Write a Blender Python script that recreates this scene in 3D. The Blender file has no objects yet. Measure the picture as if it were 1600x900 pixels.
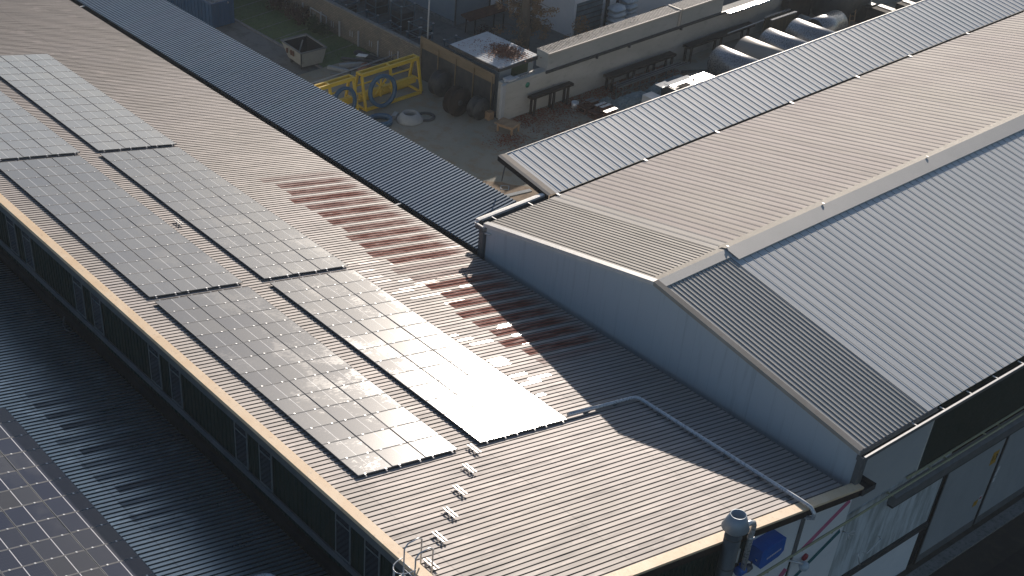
import bpy, bmesh, math, random
from mathutils import Vector, Matrix
random.seed(7)
sc = bpy.context.scene
COL = sc.collection
PI = math.pi
R = math.radians

# ------------------------------------------------------------------ camera, sky, sun, exposure
CAM = Vector((0.0, -42.61, 36.7))
yaw, pit, roll = R(55.50), R(39.54), R(1.17)
_r = Vector((math.cos(yaw), math.sin(yaw), 0)); _f = Vector((-math.sin(yaw), math.cos(yaw), 0)); _u = Vector((0, 0, 1))
FW = _f*math.cos(pit) - _u*math.sin(pit)
DN = -(_u*math.cos(pit) + _f*math.sin(pit))
RT = _r*math.cos(roll) + DN*math.sin(roll)
D2 = DN*math.cos(roll) - _r*math.sin(roll)
cd = bpy.data.cameras.new('camera'); cam = bpy.data.objects.new('camera', cd); COL.objects.link(cam)
cam.matrix_world = Matrix(((RT.x, -D2.x, -FW.x, CAM.x), (RT.y, -D2.y, -FW.y, CAM.y), (RT.z, -D2.z, -FW.z, CAM.z), (0, 0, 0, 1)))
cd.sensor_width = 36; cd.lens = 36*2119/1600.0
cd.shift_x = (800-475)/1600.0; cd.shift_y = (733-450)/1600.0
cd.clip_start = 0.5; cd.clip_end = 3000
sc.camera = cam

HAZE = .00024
SUN_AZ, SUN_EL = 126.2, 16.5          # azimuth from +x, counter-clockwise
w = bpy.data.worlds.new("World"); sc.world = w; w.use_nodes = True
sky = w.node_tree.nodes.new('ShaderNodeTexSky'); sky.sky_type = 'NISHITA'; sky.sun_disc = False
sky.sun_elevation = R(SUN_EL); sky.sun_rotation = R(360-(SUN_AZ-90))
sky.air_density = 1.0; sky.dust_density = 0.9; sky.ozone_density = 2.3
w.node_tree.links.new(sky.outputs[0], w.node_tree.nodes['Background'].inputs[0])
w.node_tree.nodes['Background'].inputs[1].default_value = 0.062
sd = bpy.data.lights.new('sun', 'SUN'); sd.energy = 4.2; sd.angle = R(0.5); sd.color = (1.0, 0.89, 0.78)
so = bpy.data.objects.new('sun', sd); COL.objects.link(so)
sv = Vector((math.cos(R(SUN_AZ))*math.cos(R(SUN_EL)), math.sin(R(SUN_AZ))*math.cos(R(SUN_EL)), math.sin(R(SUN_EL))))
so.rotation_euler = sv.to_track_quat('Z', 'Y').to_euler()
so['kind'] = 'structure'
sc.view_settings.view_transform = 'Standard'; sc.view_settings.look = 'None'
sc.view_settings.exposure = 0.42; sc.view_settings.gamma = 1.0; sc.view_settings.use_curve_mapping = False

def project(p):
    d = Vector(p) - CAM
    z = d.dot(FW)
    return (475 + 2119*d.dot(RT)/z, 733 + 2119*d.dot(D2)/z)

# ------------------------------------------------------------------ mesh helpers
class MB:
    def __init__(s): s.v = []; s.f = []; s.sm = []
    def add(s, vs, fs, smooth=False):
        b = len(s.v); s.v += [tuple(v) for v in vs]
        for f in fs: s.f.append(tuple(b+i for i in f)); s.sm.append(smooth)
        return s
    def box(s, x0, x1, y0, y1, z0, z1):
        return s.add([(x0,y0,z0),(x1,y0,z0),(x1,y1,z0),(x0,y1,z0),(x0,y0,z1),(x1,y0,z1),(x1,y1,z1),(x0,y1,z1)],
                     [(3,2,1,0),(4,5,6,7),(0,1,5,4),(1,2,6,5),(2,3,7,6),(3,0,4,7)])
    def bar(s, a, b, wd, ht, up=(0,0,1)):      # square bar from a to b
        a = Vector(a); b = Vector(b); d = (b-a).normalized(); up = Vector(up)
        if abs(d.dot(up)) > .98: up = Vector((1,0,0))
        x = d.cross(up).normalized()*wd/2; y = x.cross(d).normalized()*ht/2
        vs = [a-x-y, a+x-y, a+x+y, a-x+y, b-x-y, b+x-y, b+x+y, b-x+y]
        return s.add(vs, [(0,1,2,3),(7,6,5,4),(0,4,5,1),(1,5,6,2),(2,6,7,3),(3,7,4,0)])
    def tube(s, pts, r, n=10, cap=True, r2=None):
        pts = [Vector(p) for p in pts]; rings = []
        x = None
        for i, p in enumerate(pts):
            d = (pts[min(i+1, len(pts)-1)] - pts[max(i-1, 0)]).normalized()
            if x is None:
                x = d.orthogonal().normalized()
            x = (x - d*x.dot(d)).normalized(); y = d.cross(x)
            rr = r if r2 is None else r + (r2-r)*i/(len(pts)-1)
            rings.append([p + (x*math.cos(2*PI*k/n) + y*math.sin(2*PI*k/n))*rr for k in range(n)])
        vs = [v for q in rings for v in q]; fs = []
        for i in range(len(pts)-1):
            for k in range(n):
                fs.append((i*n+k, i*n+(k+1)%n, (i+1)*n+(k+1)%n, (i+1)*n+k))
        s.add(vs, fs, True)
        if cap:
            b = len(s.v) - len(vs)
            s.f.append(tuple(b+k for k in reversed(range(n)))); s.sm.append(False)
            s.f.append(tuple(b+(len(pts)-1)*n+k for k in range(n))); s.sm.append(False)
        return s
    def lathe(s, prof, c=(0,0,0), n=24, axis='z', closed=False):
        c = Vector(c); vs = []; fs = []
        for (r, h) in prof:
            for k in range(n):
                a = 2*PI*k/n; u, v_ = r*math.cos(a), r*math.sin(a)
                vs.append(c + (Vector((u, v_, h)) if axis == 'z' else Vector((h, u, v_)) if axis == 'x' else Vector((u, h, v_))))
        m = len(prof)
        for i in range(m if closed else m-1):
            for k in range(n):
                j = (i+1) % m
                fs.append((i*n+k, i*n+(k+1)%n, j*n+(k+1)%n, j*n+k))
        return s.add(vs, fs, True)
    def prism(s, poly, a, b, axis='y'):         # poly in the plane across axis, extruded a..b
        n = len(poly)
        def P(q, t): return (q[0], t, q[1]) if axis == 'y' else ((t, q[0], q[1]) if axis == 'x' else (q[0], q[1], t))
        vs = [P(q, a) for q in poly] + [P(q, b) for q in poly]
        fs = [tuple(range(n)), tuple(range(2*n-1, n-1, -1))] + [(i, n+i, n+(i+1)%n, (i+1)%n) for i in range(n)]
        return s.add(vs, fs)
    def build(s, name, m, parent=None, wn=True):
        off = parent_world(parent)
        me = bpy.data.meshes.new(name); me.from_pydata([tuple(Vector(v)-off) for v in s.v], [], s.f)
        me.polygons.foreach_set('use_smooth', s.sm)
        me.materials.append(m)
        bm = bmesh.new(); bm.from_mesh(me); bmesh.ops.recalc_face_normals(bm, faces=bm.faces); bm.to_mesh(me); bm.free()
        me.update()
        o = bpy.data.objects.new(name, me); COL.objects.link(o)
        if parent: o.parent = parent
        return o
    def open_build(s, name, m, parent=None):     # keep the given winding (sheets)
        off = parent_world(parent)
        me = bpy.data.meshes.new(name); me.from_pydata([tuple(Vector(v)-off) for v in s.v], [], s.f)
        me.polygons.foreach_set('use_smooth', s.sm); me.materials.append(m); me.update()
        o = bpy.data.objects.new(name, me); COL.objects.link(o)
        if parent: o.parent = parent
        return o
def parent_world(p):
    v = Vector((0,0,0))
    while p is not None: v = v + p.location; p = p.parent
    return v
def tag(o, label=None, cat=None, group=None, kind=None):
    if label: o['label'] = label
    if cat: o['category'] = cat
    if group: o['group'] = group
    if kind: o['kind'] = kind
    return o
def thing(name, label, cat, loc=(0,0,0), group=None):
    o = bpy.data.objects.new(name, None); COL.objects.link(o); o.location = loc; o.empty_display_size = .3
    return tag(o, label, cat, group)
def lone(name, mb, m, label, cat, group=None):   # a thing that is one mesh, its origin at its base
    xs = [v[0] for v in mb.v]; ys = [v[1] for v in mb.v]; zs = [v[2] for v in mb.v]
    c = Vector(((min(xs)+max(xs))/2, (min(ys)+max(ys))/2, min(zs)))
    mb.v = [tuple(Vector(v)-c) for v in mb.v]
    o = mb.build(name, m); o.location = c
    return tag(o, label, cat, group)
def copy_tree(o, parent=None):
    c = o.copy(); COL.objects.link(c)
    if parent: c.parent = parent
    for ch in list(o.children): copy_tree(ch, c)
    return c

# ------------------------------------------------------------------ material helpers
class NT:
    def __init__(s, name):
        s.m = bpy.data.materials.new(name); s.m.use_nodes = True; s.t = s.m.node_tree
        s.b = s.t.nodes['Principled BSDF']
    def n(s, typ, **kw):
        nd = s.t.nodes.new('ShaderNode'+typ)
        for k, v in kw.items(): setattr(nd, k, v)
        return nd
    def l(s, a, b): s.t.links.new(a, b)
    def setin(s, sock, v):
        if isinstance(v, bpy.types.NodeSocket): s.l(v, sock)
        elif v is not None: sock.default_value = (*v, 1) if isinstance(v, tuple) and len(v) == 3 and sock.type == 'RGBA' else v
    def math(s, op, a, b=None, c=None, clamp=False):
        nd = s.n('Math', operation=op, use_clamp=clamp)
        s.setin(nd.inputs[0], a)
        if b is not None: s.setin(nd.inputs[1], b)
        if c is not None: s.setin(nd.inputs[2], c)
        return nd.outputs[0]
    def mix(s, f, a, b, blend='MIX'):
        nd = s.n('Mix', data_type='RGBA', blend_type=blend)
        s.setin(nd.inputs[0], f); s.setin(nd.inputs[6], a); s.setin(nd.inputs[7], b)
        return nd.outputs[2]
    def mixf(s, f, a, b):
        nd = s.n('Mix', data_type='FLOAT'); s.setin(nd.inputs[0], f); s.setin(nd.inputs[2], a); s.setin(nd.inputs[3], b)
        return nd.outputs[0]
    def pos(s): return s.n('NewGeometry').outputs['Position']
    def obj(s): return s.n('TexCoord').outputs['Object']
    def xyz(s, v):
        nd = s.n('SeparateXYZ'); s.l(v, nd.inputs[0]); return nd.outputs
    def comb(s, x, y, z):
        nd = s.n('CombineXYZ')
        for i, q in enumerate((x, y, z)): s.setin(nd.inputs[i], q)
        return nd.outputs[0]
    def scale(s, v, sc_, loc=(0,0,0)):
        nd = s.n('Mapping'); s.l(v, nd.inputs[0]); nd.inputs['Scale'].default_value = sc_; nd.inputs['Location'].default_value = loc
        return nd.outputs[0]
    def noise(s, v, sc_=1.0, detail=4, rough=.55, dist=0):
        nd = s.n('TexNoise'); s.l(v, nd.inputs['Vector']); nd.inputs['Scale'].default_value = sc_
        nd.inputs['Detail'].default_value = detail; nd.inputs['Roughness'].default_value = rough; nd.inputs['Distortion'].default_value = dist
        return nd.outputs[0]
    def white(s, v):
        nd = s.n('TexWhiteNoise', noise_dimensions='3D'); s.l(v, nd.inputs[0]); return nd.outputs[0]
    def ramp(s, f, a, b, lo=0.0, hi=1.0):
        nd = s.n('MapRange', interpolation_type='SMOOTHSTEP'); s.setin(nd.inputs[0], f); nd.inputs[1].default_value = a; nd.inputs[2].default_value = b
        nd.inputs[3].default_value = lo; nd.inputs[4].default_value = hi
        return nd.outputs[0]
    def fin(s, col, rough=.6, metal=0.0, spec=.5, bump=None, bs=.2, bd=.01):
        s.setin(s.b.inputs['Base Color'], col); s.setin(s.b.inputs['Roughness'], rough); s.setin(s.b.inputs['Metallic'], metal)
        s.b.inputs['Specular IOR Level'].default_value = spec
        if bump is not None:
            nd = s.n('Bump'); nd.inputs['Strength'].default_value = bs; nd.inputs['Distance'].default_value = bd
            s.l(bump, nd.inputs['Height']); s.l(nd.outputs[0], s.b.inputs['Normal'])
        return s.m
def weathered(name, c1, c2, sc_=(1,1,1), rough=.6, metal=0.0, spec=.4, grime=.35, gc=(.03,.028,.025), bs=.15):
    t = NT(name); p = t.pos()
    a = t.noise(t.scale(p, sc_), 1.0, 5, .6)
    g = t.noise(t.scale(p, tuple(q*3.1 for q in sc_), (3,7,1)), 1.3, 6, .65)
    f = t.noise(p, 9.0, 4, .6)
    c = t.mix(t.ramp(a, .35, .68), c1, c2)
    c = t.mix(t.math('MULTIPLY', t.ramp(g, .52, .8), grime), c, gc)
    return t.fin(c, t.mixf(f, rough-.12, rough+.14), metal, spec, f, bs, .01)

def roof_mat(name, axis, c1, c2, c3, rough=.42, pitch=1.0, metal=0.0, spec=.25, streak=.5, row=2.9, rust=None, gloss=.0, dirt=.6, ribp=.25, line=.5, spots=0.0):
    """sheet roofing: axis = 'y' when the ribs run along y. Sheet-by-sheet tone, streaks down the ribs, lap dirt and painted rib shade in dark lines."""
    t = NT(name); p = t.pos(); X, Y, Z = t.xyz(p)
    u, v = (X, Y) if axis == 'y' else (Y, X)
    cell = t.comb(t.math('FLOOR', t.math('DIVIDE', u, pitch)), t.math('FLOOR', t.math('DIVIDE', v, row)), 0.0)
    wn = t.white(cell)
    S = (2.2, .16, .4) if axis == 'y' else (.16, 2.2, .4)
    st = t.noise(t.scale(p, S), 1.6, 5, .62)
    big = t.noise(p, .13, 4, .6)
    fine = t.noise(p, 5.5, 5, .6)
    c = t.mix(t.ramp(big, .36, .64), c1, c2)
    c = t.mix(t.math('MULTIPLY', wn, .35), c, c3)
    c = t.mix(t.math('MULTIPLY', t.ramp(st, .5, .78), streak), c, tuple(q*.42 for q in c1))
    c = t.mix(t.math('MULTIPLY', t.ramp(fine, .6, .75), .25), c, tuple(q*.5 for q in c1))
    if rust is rust_a: c = t.mix(t.math('SUBTRACT', 1.0, t.ramp(t.math('ADD', X, t.math('MULTIPLY', big, 14.0)), -80, -56)), c, t.mix(.45, c, (.20,.185,.175)))
    # sheet end laps
    fr = t.math('FRACT', t.math('DIVIDE', v, row))
    lap = t.math('LESS_THAN', fr, .012)
    c = t.mix(t.math('MULTIPLY', lap, .22), c, (.05,.05,.05))
    ro = t.mixf(st, rough-.08, rough+.14)
    if spots:
        sp = t.noise(t.scale(p, (1.3, .5, 1) if axis == 'y' else (.5, 1.3, 1), (5,5,5)), 1.1, 3, .5)
        c = t.mix(t.math('MULTIPLY', t.ramp(sp, .62, .66), spots), c, tuple(min(1, q*1.5) for q in c3))
    if rust is not None:
        ru, ncol = rust(t, X, Y, p)
        c = t.mix(ru, c, ncol); ro = t.mixf(ru, ro, .9)
    if gloss:
        # newer pieces of bare sheet: less rough
        g = t.white(t.comb(t.math('FLOOR', t.math('DIVIDE', u, ribp)), t.math('FLOOR', t.math('DIVIDE', t.math('ADD', v, t.math('MULTIPLY', t.white(t.comb(t.math('FLOOR', t.math('DIVIDE', u, ribp)), 3.0, 1.0)), 2.0)), 1.3)), 5.0))
        gm = t.math('MULTIPLY', t.math('GREATER_THAN', g, 1-gloss), t.math('MULTIPLY', t.math('MULTIPLY', t.ramp(X, -48, -44), t.math('LESS_THAN', X, -31.3)), t.ramp(Y, -7.6, -7.4)))
        if rust is not None: gm = t.math('MULTIPLY', gm, t.math('LESS_THAN', ru, .1))
        ro = t.mixf(gm, ro, .26)
    # dark line by each rib: painted side shade and shadow, plus lap dirt
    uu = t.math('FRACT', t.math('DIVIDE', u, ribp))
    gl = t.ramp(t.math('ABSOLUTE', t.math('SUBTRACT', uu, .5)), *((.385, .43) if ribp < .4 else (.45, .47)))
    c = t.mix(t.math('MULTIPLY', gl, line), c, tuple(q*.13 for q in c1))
    return t.fin(c, ro, metal, spec, fine, .12, .006)

def rib_sheet(mb, axis, u0, u1, v0, v1, zf, prof, pitch, vstep=1.4, jit=.003, ends=()):
    """corrugated sheet. prof: [(offset 0..pitch, height)], zf(v) base height; ribs run along the other axis."""
    n = int(round((u1-u0)/pitch)); us = []
    for i in range(n):
        for (o, h) in prof: us.append((u0+i*pitch+o, h))
    us.append((u0+n*pitch, prof[0][1]))
    m = max(1, int(round(abs(v1-v0)/vstep))); vs = []
    for j in range(m+1):
        v = v0+(v1-v0)*j/m; k = 0
        for i, (u, h) in enumerate(us):
            if i % len(prof) == 0: k = random.uniform(-jit, jit)
            z = zf(v)+h+k
            vs.append((u, v, z) if axis == 'y' else (v, u, z))
    L = len(us); fs = []
    for j in range(m):
        for i in range(L-1):
            q = (j*L+i, j*L+i+1, (j+1)*L+i+1, (j+1)*L+i)
            fs.append(q)
    # upward winding
    a, b, c = Vector(vs[fs[0][0]]), Vector(vs[fs[0][1]]), Vector(vs[fs[0][2]])
    if (b-a).cross(c-a).z < 0: fs = [f[::-1] for f in fs]
    mb.add(vs, fs)
    return mb
TRAP = [(0,0),(.190,0),(.203,.026),(.237,.026)]             # wide pans, narrow crowns
TRAPB = [(0,0),(.185,0),(.20,.04),(.235,.04)]

# ------------------------------------------------------------------ materials
RUSTC = (.19,.052,.034)
def rust_a(t, X, Y, p):
    s1 = t.math('FRACT', t.math('SUBTRACT', X, .12))
    band = t.math('MULTIPLY', t.ramp(s1, .18, .21), t.math('SUBTRACT', 1.0, t.ramp(s1, .82, .85)))
    ci = t.math('FLOOR', t.math('SUBTRACT', X, .12))
    rnd = t.white(t.comb(ci, 2.0, 0.0)); rnd2 = t.white(t.comb(ci, 9.0, 0.0))
    n = t.noise(t.scale(p, (3.0, .5, .5)), 1.5, 5, .7)
    # upper limit about y=-5.4 (a sheet lap), lower end ragged near the valley
    up = t.math('GREATER_THAN', Y, t.math('ADD', -5.75, t.math('MULTIPLY', rnd, .7)))
    lo = t.math('SUBTRACT', 1.0, t.ramp(t.math('ADD', Y, t.math('MULTIPLY', n, 2.6)), -.1, 1.5))
    xin = t.math('MULTIPLY', t.ramp(X, -58.5, -55.5), t.math('SUBTRACT', 1.0, t.ramp(X, -36.5, -34.5)))
    strength = t.math('MULTIPLY_ADD', rnd2, .4, .82, clamp=True)
    gap = t.math('SUBTRACT', 1.0, t.math('MULTIPLY', t.math('MULTIPLY', t.math('GREATER_THAN', X, -46.0), t.math('LESS_THAN', X, -44.1)), .75))
    f = t.math('MULTIPLY', t.math('MULTIPLY', band, up), t.math('MULTIPLY', lo, xin))
    f = t.math('MULTIPLY', t.math('MULTIPLY', f, strength), t.math('MULTIPLY_ADD', gap, .8, .2))
    f = t.math('MULTIPLY', f, t.ramp(n, .32, .58, .5, 1.0))
    # scattered longer streaks elsewhere
    s2 = t.noise(t.scale(p, (4.0, .22, .5), (9, 2, 0)), 1.2, 4, .6)
    g = t.math('MULTIPLY', t.math('MULTIPLY', t.ramp(s2, .66, .74), .3), t.math('MULTIPLY', t.ramp(Y, -7.0, -3.0), t.ramp(X, -75, -60)))
    f = t.math('MAXIMUM', f, g)
    col = t.mix(t.ramp(n, .3, .7), (.30,.075,.045), (.16,.04,.027))
    return f, col
def rust_b(t, X, Y, p):
    s1 = t.math('FRACT', t.math('ADD', X, .2))
    band = t.math('MULTIPLY', t.ramp(s1, .30, .34), t.math('SUBTRACT', 1.0, t.ramp(s1, .78, .82)))
    ci = t.math('FLOOR', t.math('ADD', X, .2)); rnd = t.white(t.comb(ci, 4.0, 0.0))
    n = t.noise(t.scale(p, (3.0, .5, .5)), 1.5, 5, .7)
    up = t.math('GREATER_THAN', Y, t.math('ADD', -25.9, t.math('MULTIPLY', rnd, .8)))
    lo = t.math('SUBTRACT', 1.0, t.ramp(t.math('ADD', Y, t.math('MULTIPLY', n, 1.6)), -22.0, -20.6))
    xin = t.math('MULTIPLY', t.ramp(X, -47.5, -46.0), t.math('SUBTRACT', 1.0, t.ramp(X, -36.5, -35.0)))
    f = t.math('MULTIPLY', t.math('MULTIPLY', band, up), t.math('MULTIPLY', lo, xin))
    return t.math('MULTIPLY', t.math('MULTIPLY', f, t.math('MULTIPLY_ADD', rnd, .35, .3)), t.ramp(n, .2, .6, .5, 1.0)), t.mix(n, (.10,.065,.06), (.05,.035,.035))

M = {}
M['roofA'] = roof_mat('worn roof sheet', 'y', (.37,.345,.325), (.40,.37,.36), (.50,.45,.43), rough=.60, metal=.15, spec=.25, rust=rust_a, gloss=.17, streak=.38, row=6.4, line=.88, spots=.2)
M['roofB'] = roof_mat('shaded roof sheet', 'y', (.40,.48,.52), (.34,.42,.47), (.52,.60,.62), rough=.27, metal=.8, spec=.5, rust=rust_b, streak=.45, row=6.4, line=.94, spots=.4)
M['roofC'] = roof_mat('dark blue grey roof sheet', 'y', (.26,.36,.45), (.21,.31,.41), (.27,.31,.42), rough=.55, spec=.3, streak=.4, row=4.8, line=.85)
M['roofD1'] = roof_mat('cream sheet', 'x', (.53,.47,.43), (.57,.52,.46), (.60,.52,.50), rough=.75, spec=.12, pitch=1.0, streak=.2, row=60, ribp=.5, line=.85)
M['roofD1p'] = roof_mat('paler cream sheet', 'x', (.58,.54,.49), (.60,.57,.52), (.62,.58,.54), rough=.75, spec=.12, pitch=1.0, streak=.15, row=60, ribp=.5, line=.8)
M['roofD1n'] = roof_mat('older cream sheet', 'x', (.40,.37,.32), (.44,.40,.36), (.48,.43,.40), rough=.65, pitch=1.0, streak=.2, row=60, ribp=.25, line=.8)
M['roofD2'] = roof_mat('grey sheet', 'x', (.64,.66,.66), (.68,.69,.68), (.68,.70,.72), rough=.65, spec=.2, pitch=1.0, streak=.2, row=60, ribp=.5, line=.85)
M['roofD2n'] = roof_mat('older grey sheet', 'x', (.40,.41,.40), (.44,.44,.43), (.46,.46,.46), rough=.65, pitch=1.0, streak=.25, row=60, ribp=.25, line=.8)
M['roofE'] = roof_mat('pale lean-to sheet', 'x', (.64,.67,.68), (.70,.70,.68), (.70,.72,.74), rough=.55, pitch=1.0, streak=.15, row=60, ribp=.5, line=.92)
M['flash'] = weathered('cream flashing', (.40,.36,.31), (.46,.42,.37), (.8,.8,.8), .85, 0, .08, .3, (.35,.22,.12))
M['flash2'] = weathered('beige verge trim', (.84,.61,.38), (.90,.70,.48), (1.2,1.2,1), .5, 0, .4, .45, (.25,.14,.08))
M['ridge'] = weathered('ridge flashing', (.37,.34,.295), (.41,.38,.33), (.5,.5,.5), .7, 0, .15, .15, (.3,.25,.2))
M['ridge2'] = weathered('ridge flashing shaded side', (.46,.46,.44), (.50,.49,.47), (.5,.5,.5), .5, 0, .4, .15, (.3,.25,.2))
M['gutter_dark'] = weathered('dark gutter lining', (.030,.026,.026), (.045,.038,.035), (1,1,1), .7, 0, .3, .3)
M['galv'] = weathered('galvanised steel', (.60,.62,.65), (.68,.70,.72), (2,2,2), .28, .4, .5, .2)
M['white_metal'] = weathered('white coated metal', (.72,.70,.66), (.78,.76,.73), (2,2,2), .4, .1, .5, .1)
M['bright'] = weathered('bright cut steel', (.75,.74,.72), (.8,.8,.78), (2,2,2), .22, .85, .5, .08)
M['lipwhite'] = weathered('bright white gutter lip', (.88,.85,.80), (.92,.90,.86), (2,2,2), .35, .3, .6, .05)
M['gable0'] = weathered('smooth wall panel', (.38,.46,.53), (.42,.48,.53), (.35,.35,.5), .5, 0, .35, .05)
def gable_m():
    t = NT('smooth gable wall panels'); p = t.pos(); X, Y, Z = t.xyz(p)
    f = t.math('FRACT', t.math('DIVIDE', t.math('ADD', X, Y), 1.15)); seam = t.math('LESS_THAN', f, .014)
    pan = t.white(t.comb(t.math('FLOOR', t.math('DIVIDE', t.math('ADD', X, Y), 1.15)), 0.0, 0.0))
    run = t.noise(t.scale(p, (2.2,2.2,.12)), 1.5, 5, .65); n = t.noise(p, .35, 4, .6)
    c = t.mix(n, (.52,.58,.62), (.58,.62,.65)); c = t.mix(t.math('MULTIPLY', pan, .25), c, (.58,.64,.68))
    c = t.mix(t.math('MULTIPLY', t.ramp(run, .52, .75), .28), c, (.22,.25,.27)); c = t.mix(t.math('MULTIPLY', seam, .18), c, (.12,.14,.16))
    return t.fin(c, .5, 0, .35, run, .05, .01)
M['gable'] = gable_m()
M['sidewall'] = weathered('grey wall panel', (.42,.44,.45), (.46,.47,.47), (.4,.4,.5), .6, 0, .3, .08)
M['greenwall'] = weathered('dark green cladding', (.009,.024,.019), (.013,.031,.025), (.8,.8,.3), .5, 0, .15, .25)
M['white_panel'] = weathered('white wall panel', (.74,.75,.76), (.79,.79,.79), (.5,.5,.5), .55, 0, .3, .08)
def streakwall():
    t = NT('rain streaked concrete panel'); p = t.pos()
    a = t.noise(t.scale(p, (1.0, 1.6, .22)), 1.3, 6, .7); b = t.noise(p, .5, 3)
    c = t.mix(t.ramp(a, .38, .66), (.62,.66,.68), (.34,.37,.37)); c = t.mix(t.math('MULTIPLY', t.ramp(b, .5, .7), .3), c, (.33,.34,.33))
    return t.fin(c, .8, 0, .2, a, .1, .01)
M['streak'] = streakwall()
M['door'] = weathered('grey sliding door', (.31,.33,.345), (.35,.37,.38), (.3,.5,.25), .55, 0, .3, .25, (.14,.15,.16))
M['dark'] = weathered('dark void', (.012,.013,.015), (.02,.02,.022), (1,1,1), .8, 0, .2, .1)
M['dkmetal'] = weathered('dark painted steel', (.045,.048,.052), (.065,.068,.07), (2,2,2), .5, .2, .4, .2)
M['midmetal'] = weathered('grey painted steel', (.13,.14,.145), (.17,.175,.18), (1.4,1.4,1.4), .5, .2, .4, .3)
M['rail_white'] = weathered('aluminium rail', (.66,.66,.66), (.72,.72,.72), (3,3,3), .35, .4, .5, .05)
M['frame'] = weathered('module frame', (.24,.245,.25), (.29,.29,.295), (3,3,3), .65, 0, .3, .05)
M['clamp'] = weathered('module clamp', (.75,.76,.77), (.8,.8,.8), (3,3,3), .35, .3, .5, .02)
M['winframe'] = weathered('window frame', (.15,.17,.175), (.18,.20,.205), (2,2,2), .5, 0, .4, .1)
def glass_pane():
    t = NT('dark window glass'); n = t.noise(t.pos(), .8, 3)
    return t.fin(t.mix(n, (.004,.006,.008), (.012,.016,.02)), .12, 0, .5)
M['pane'] = glass_pane()
M['blue_box'] = weathered('blue enamel', (.006,.10,.42), (.010,.13,.50), (1.2,1.2,1.2), .4, 0, .5, .08, (.004,.03,.1))
M['flue'] = weathered('dull stainless flue', (.085,.095,.10), (.12,.13,.135), (1.2,1.2,.4), .42, .5, .5, .3)
M['cowl'] = weathered('flue cowl', (.30,.36,.42), (.36,.41,.46), (1,1,1), .45, .3, .5, .1)
M['yellow_pipe'] = weathered('faded yellow gas pipe', (.42,.40,.24), (.36,.36,.24), (1,1.5,1), .55, 0, .4, .35, (.12,.12,.09))
M['pink'] = weathered('pink painted stripe', (.50,.11,.22), (.55,.15,.26), (2,2,2), .6, 0, .3, .1)
M['teal'] = weathered('teal painted stripe', (.006,.11,.13), (.01,.13,.15), (2,2,2), .6, 0, .3, .1)
M['red'] = weathered('red enamel', (.35,.012,.03), (.4,.02,.04), (2,2,2), .4, 0, .5, .1)
M['yellow'] = weathered('yellow painted steel', (.62,.42,.03), (.70,.48,.04), (1.4,1.4,1.4), .5, 0, .45, .35, (.16,.07,.02))
M['ring_blue'] = weathered('blue painted ring', (.035,.10,.19), (.05,.13,.22), (1.6,1.6,1.6), .5, 0, .45, .4, (.03,.04,.05))
M['cont_blue'] = weathered('blue container paint', (.020,.075,.16), (.028,.09,.19), (1.5,1.5,.4), .5, 0, .4, .35, (.12,.13,.13))
M['skip'] = weathered('rusty cream skip paint', (.30,.30,.27), (.34,.34,.30), (1.2,1.2,1.2), .7, 0, .3, .5, (.13,.07,.04))
M['rustsolid'] = weathered('rusty steel', (.085,.035,.022), (.13,.055,.032), (2,2,2), .8, 0, .3, .5)
M['darkrust'] = weathered('dark rusty steel', (.020,.014,.011), (.036,.023,.017), (1.5,1.5,1.5), .8, 0, .3, .4)
M['concrete_ring'] = weathered('pale concrete', (.30,.32,.33), (.36,.38,.38), (1.6,1.6,1.6), .8, 0, .3, .4, (.12,.12,.12))
M['wood'] = weathered('pale timber', (.33,.215,.125), (.40,.27,.16), (3,1,3), .7, 0, .3, .35, (.15,.09,.05))
M['woodfence'] = weathered('brown timber screen', (.19,.14,.08), (.24,.18,.11), (.5,.5,2), .75, 0, .3, .4, (.07,.07,.05))
M['white_wall'] = weathered('stained rendered wall', (.42,.41,.37), (.49,.48,.44), (.3,.3,.7), .8, 0, .25, .55, (.16,.16,.15))
M['white_wall2'] = weathered('grey rendered wall', (.36,.37,.35), (.42,.42,.40), (.3,.3,.7), .8, 0, .25, .45, (.16,.16,.15))
M['shedroof'] = weathered('white sheet roof', (.50,.52,.54), (.58,.60,.61), (1,1,1), .35, .2, .5, .4, (.12,.10,.09))
M['asb'] = weathered('pale corrugated cement', (.46,.42,.36), (.52,.47,.41), (1.5,1.5,1.5), .65, 0, .35, .4, (.14,.12,.09))
M['bluewall'] = weathered('blue grey hall wall', (.22,.27,.31), (.26,.31,.35), (.25,.25,.25), .7, 0, .3, .2)
M['plast'] = weathered('wrapped white sacks', (.42,.50,.58), (.56,.62,.66), (3,3,3), .45, 0, .5, .15, (.15,.2,.25))
M['post'] = weathered('pale concrete post', (.40,.42,.43), (.46,.47,.48), (2,2,2), .7, 0, .3, .2)
M['stillage'] = weathered('grey blue stillage steel', (.09,.135,.17), (.14,.19,.22), (1.5,1.5,1.5), .5, .1, .4, .3)
M['tank'] = weathered('rolled steel tank shell', (.30,.30,.31), (.36,.36,.36), (.6,1.2,1.2), .27, .65, .5, .12, (.08,.07,.06))
M['tank_cream'] = weathered('rolled steel shell with cream primer', (.30,.28,.25), (.34,.31,.27), (.6,1.2,1.2), .5, .1, .5, .12, (.08,.07,.06))
M['tarp'] = weathered('crumpled plastic wrap', (.13,.18,.19), (.24,.30,.31), (3,3,3), .35, 0, .5, .3)
M['bark'] = weathered('bark', (.15,.115,.085), (.20,.16,.12), (3,3,.6), .85, 0, .2, .5)
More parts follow.
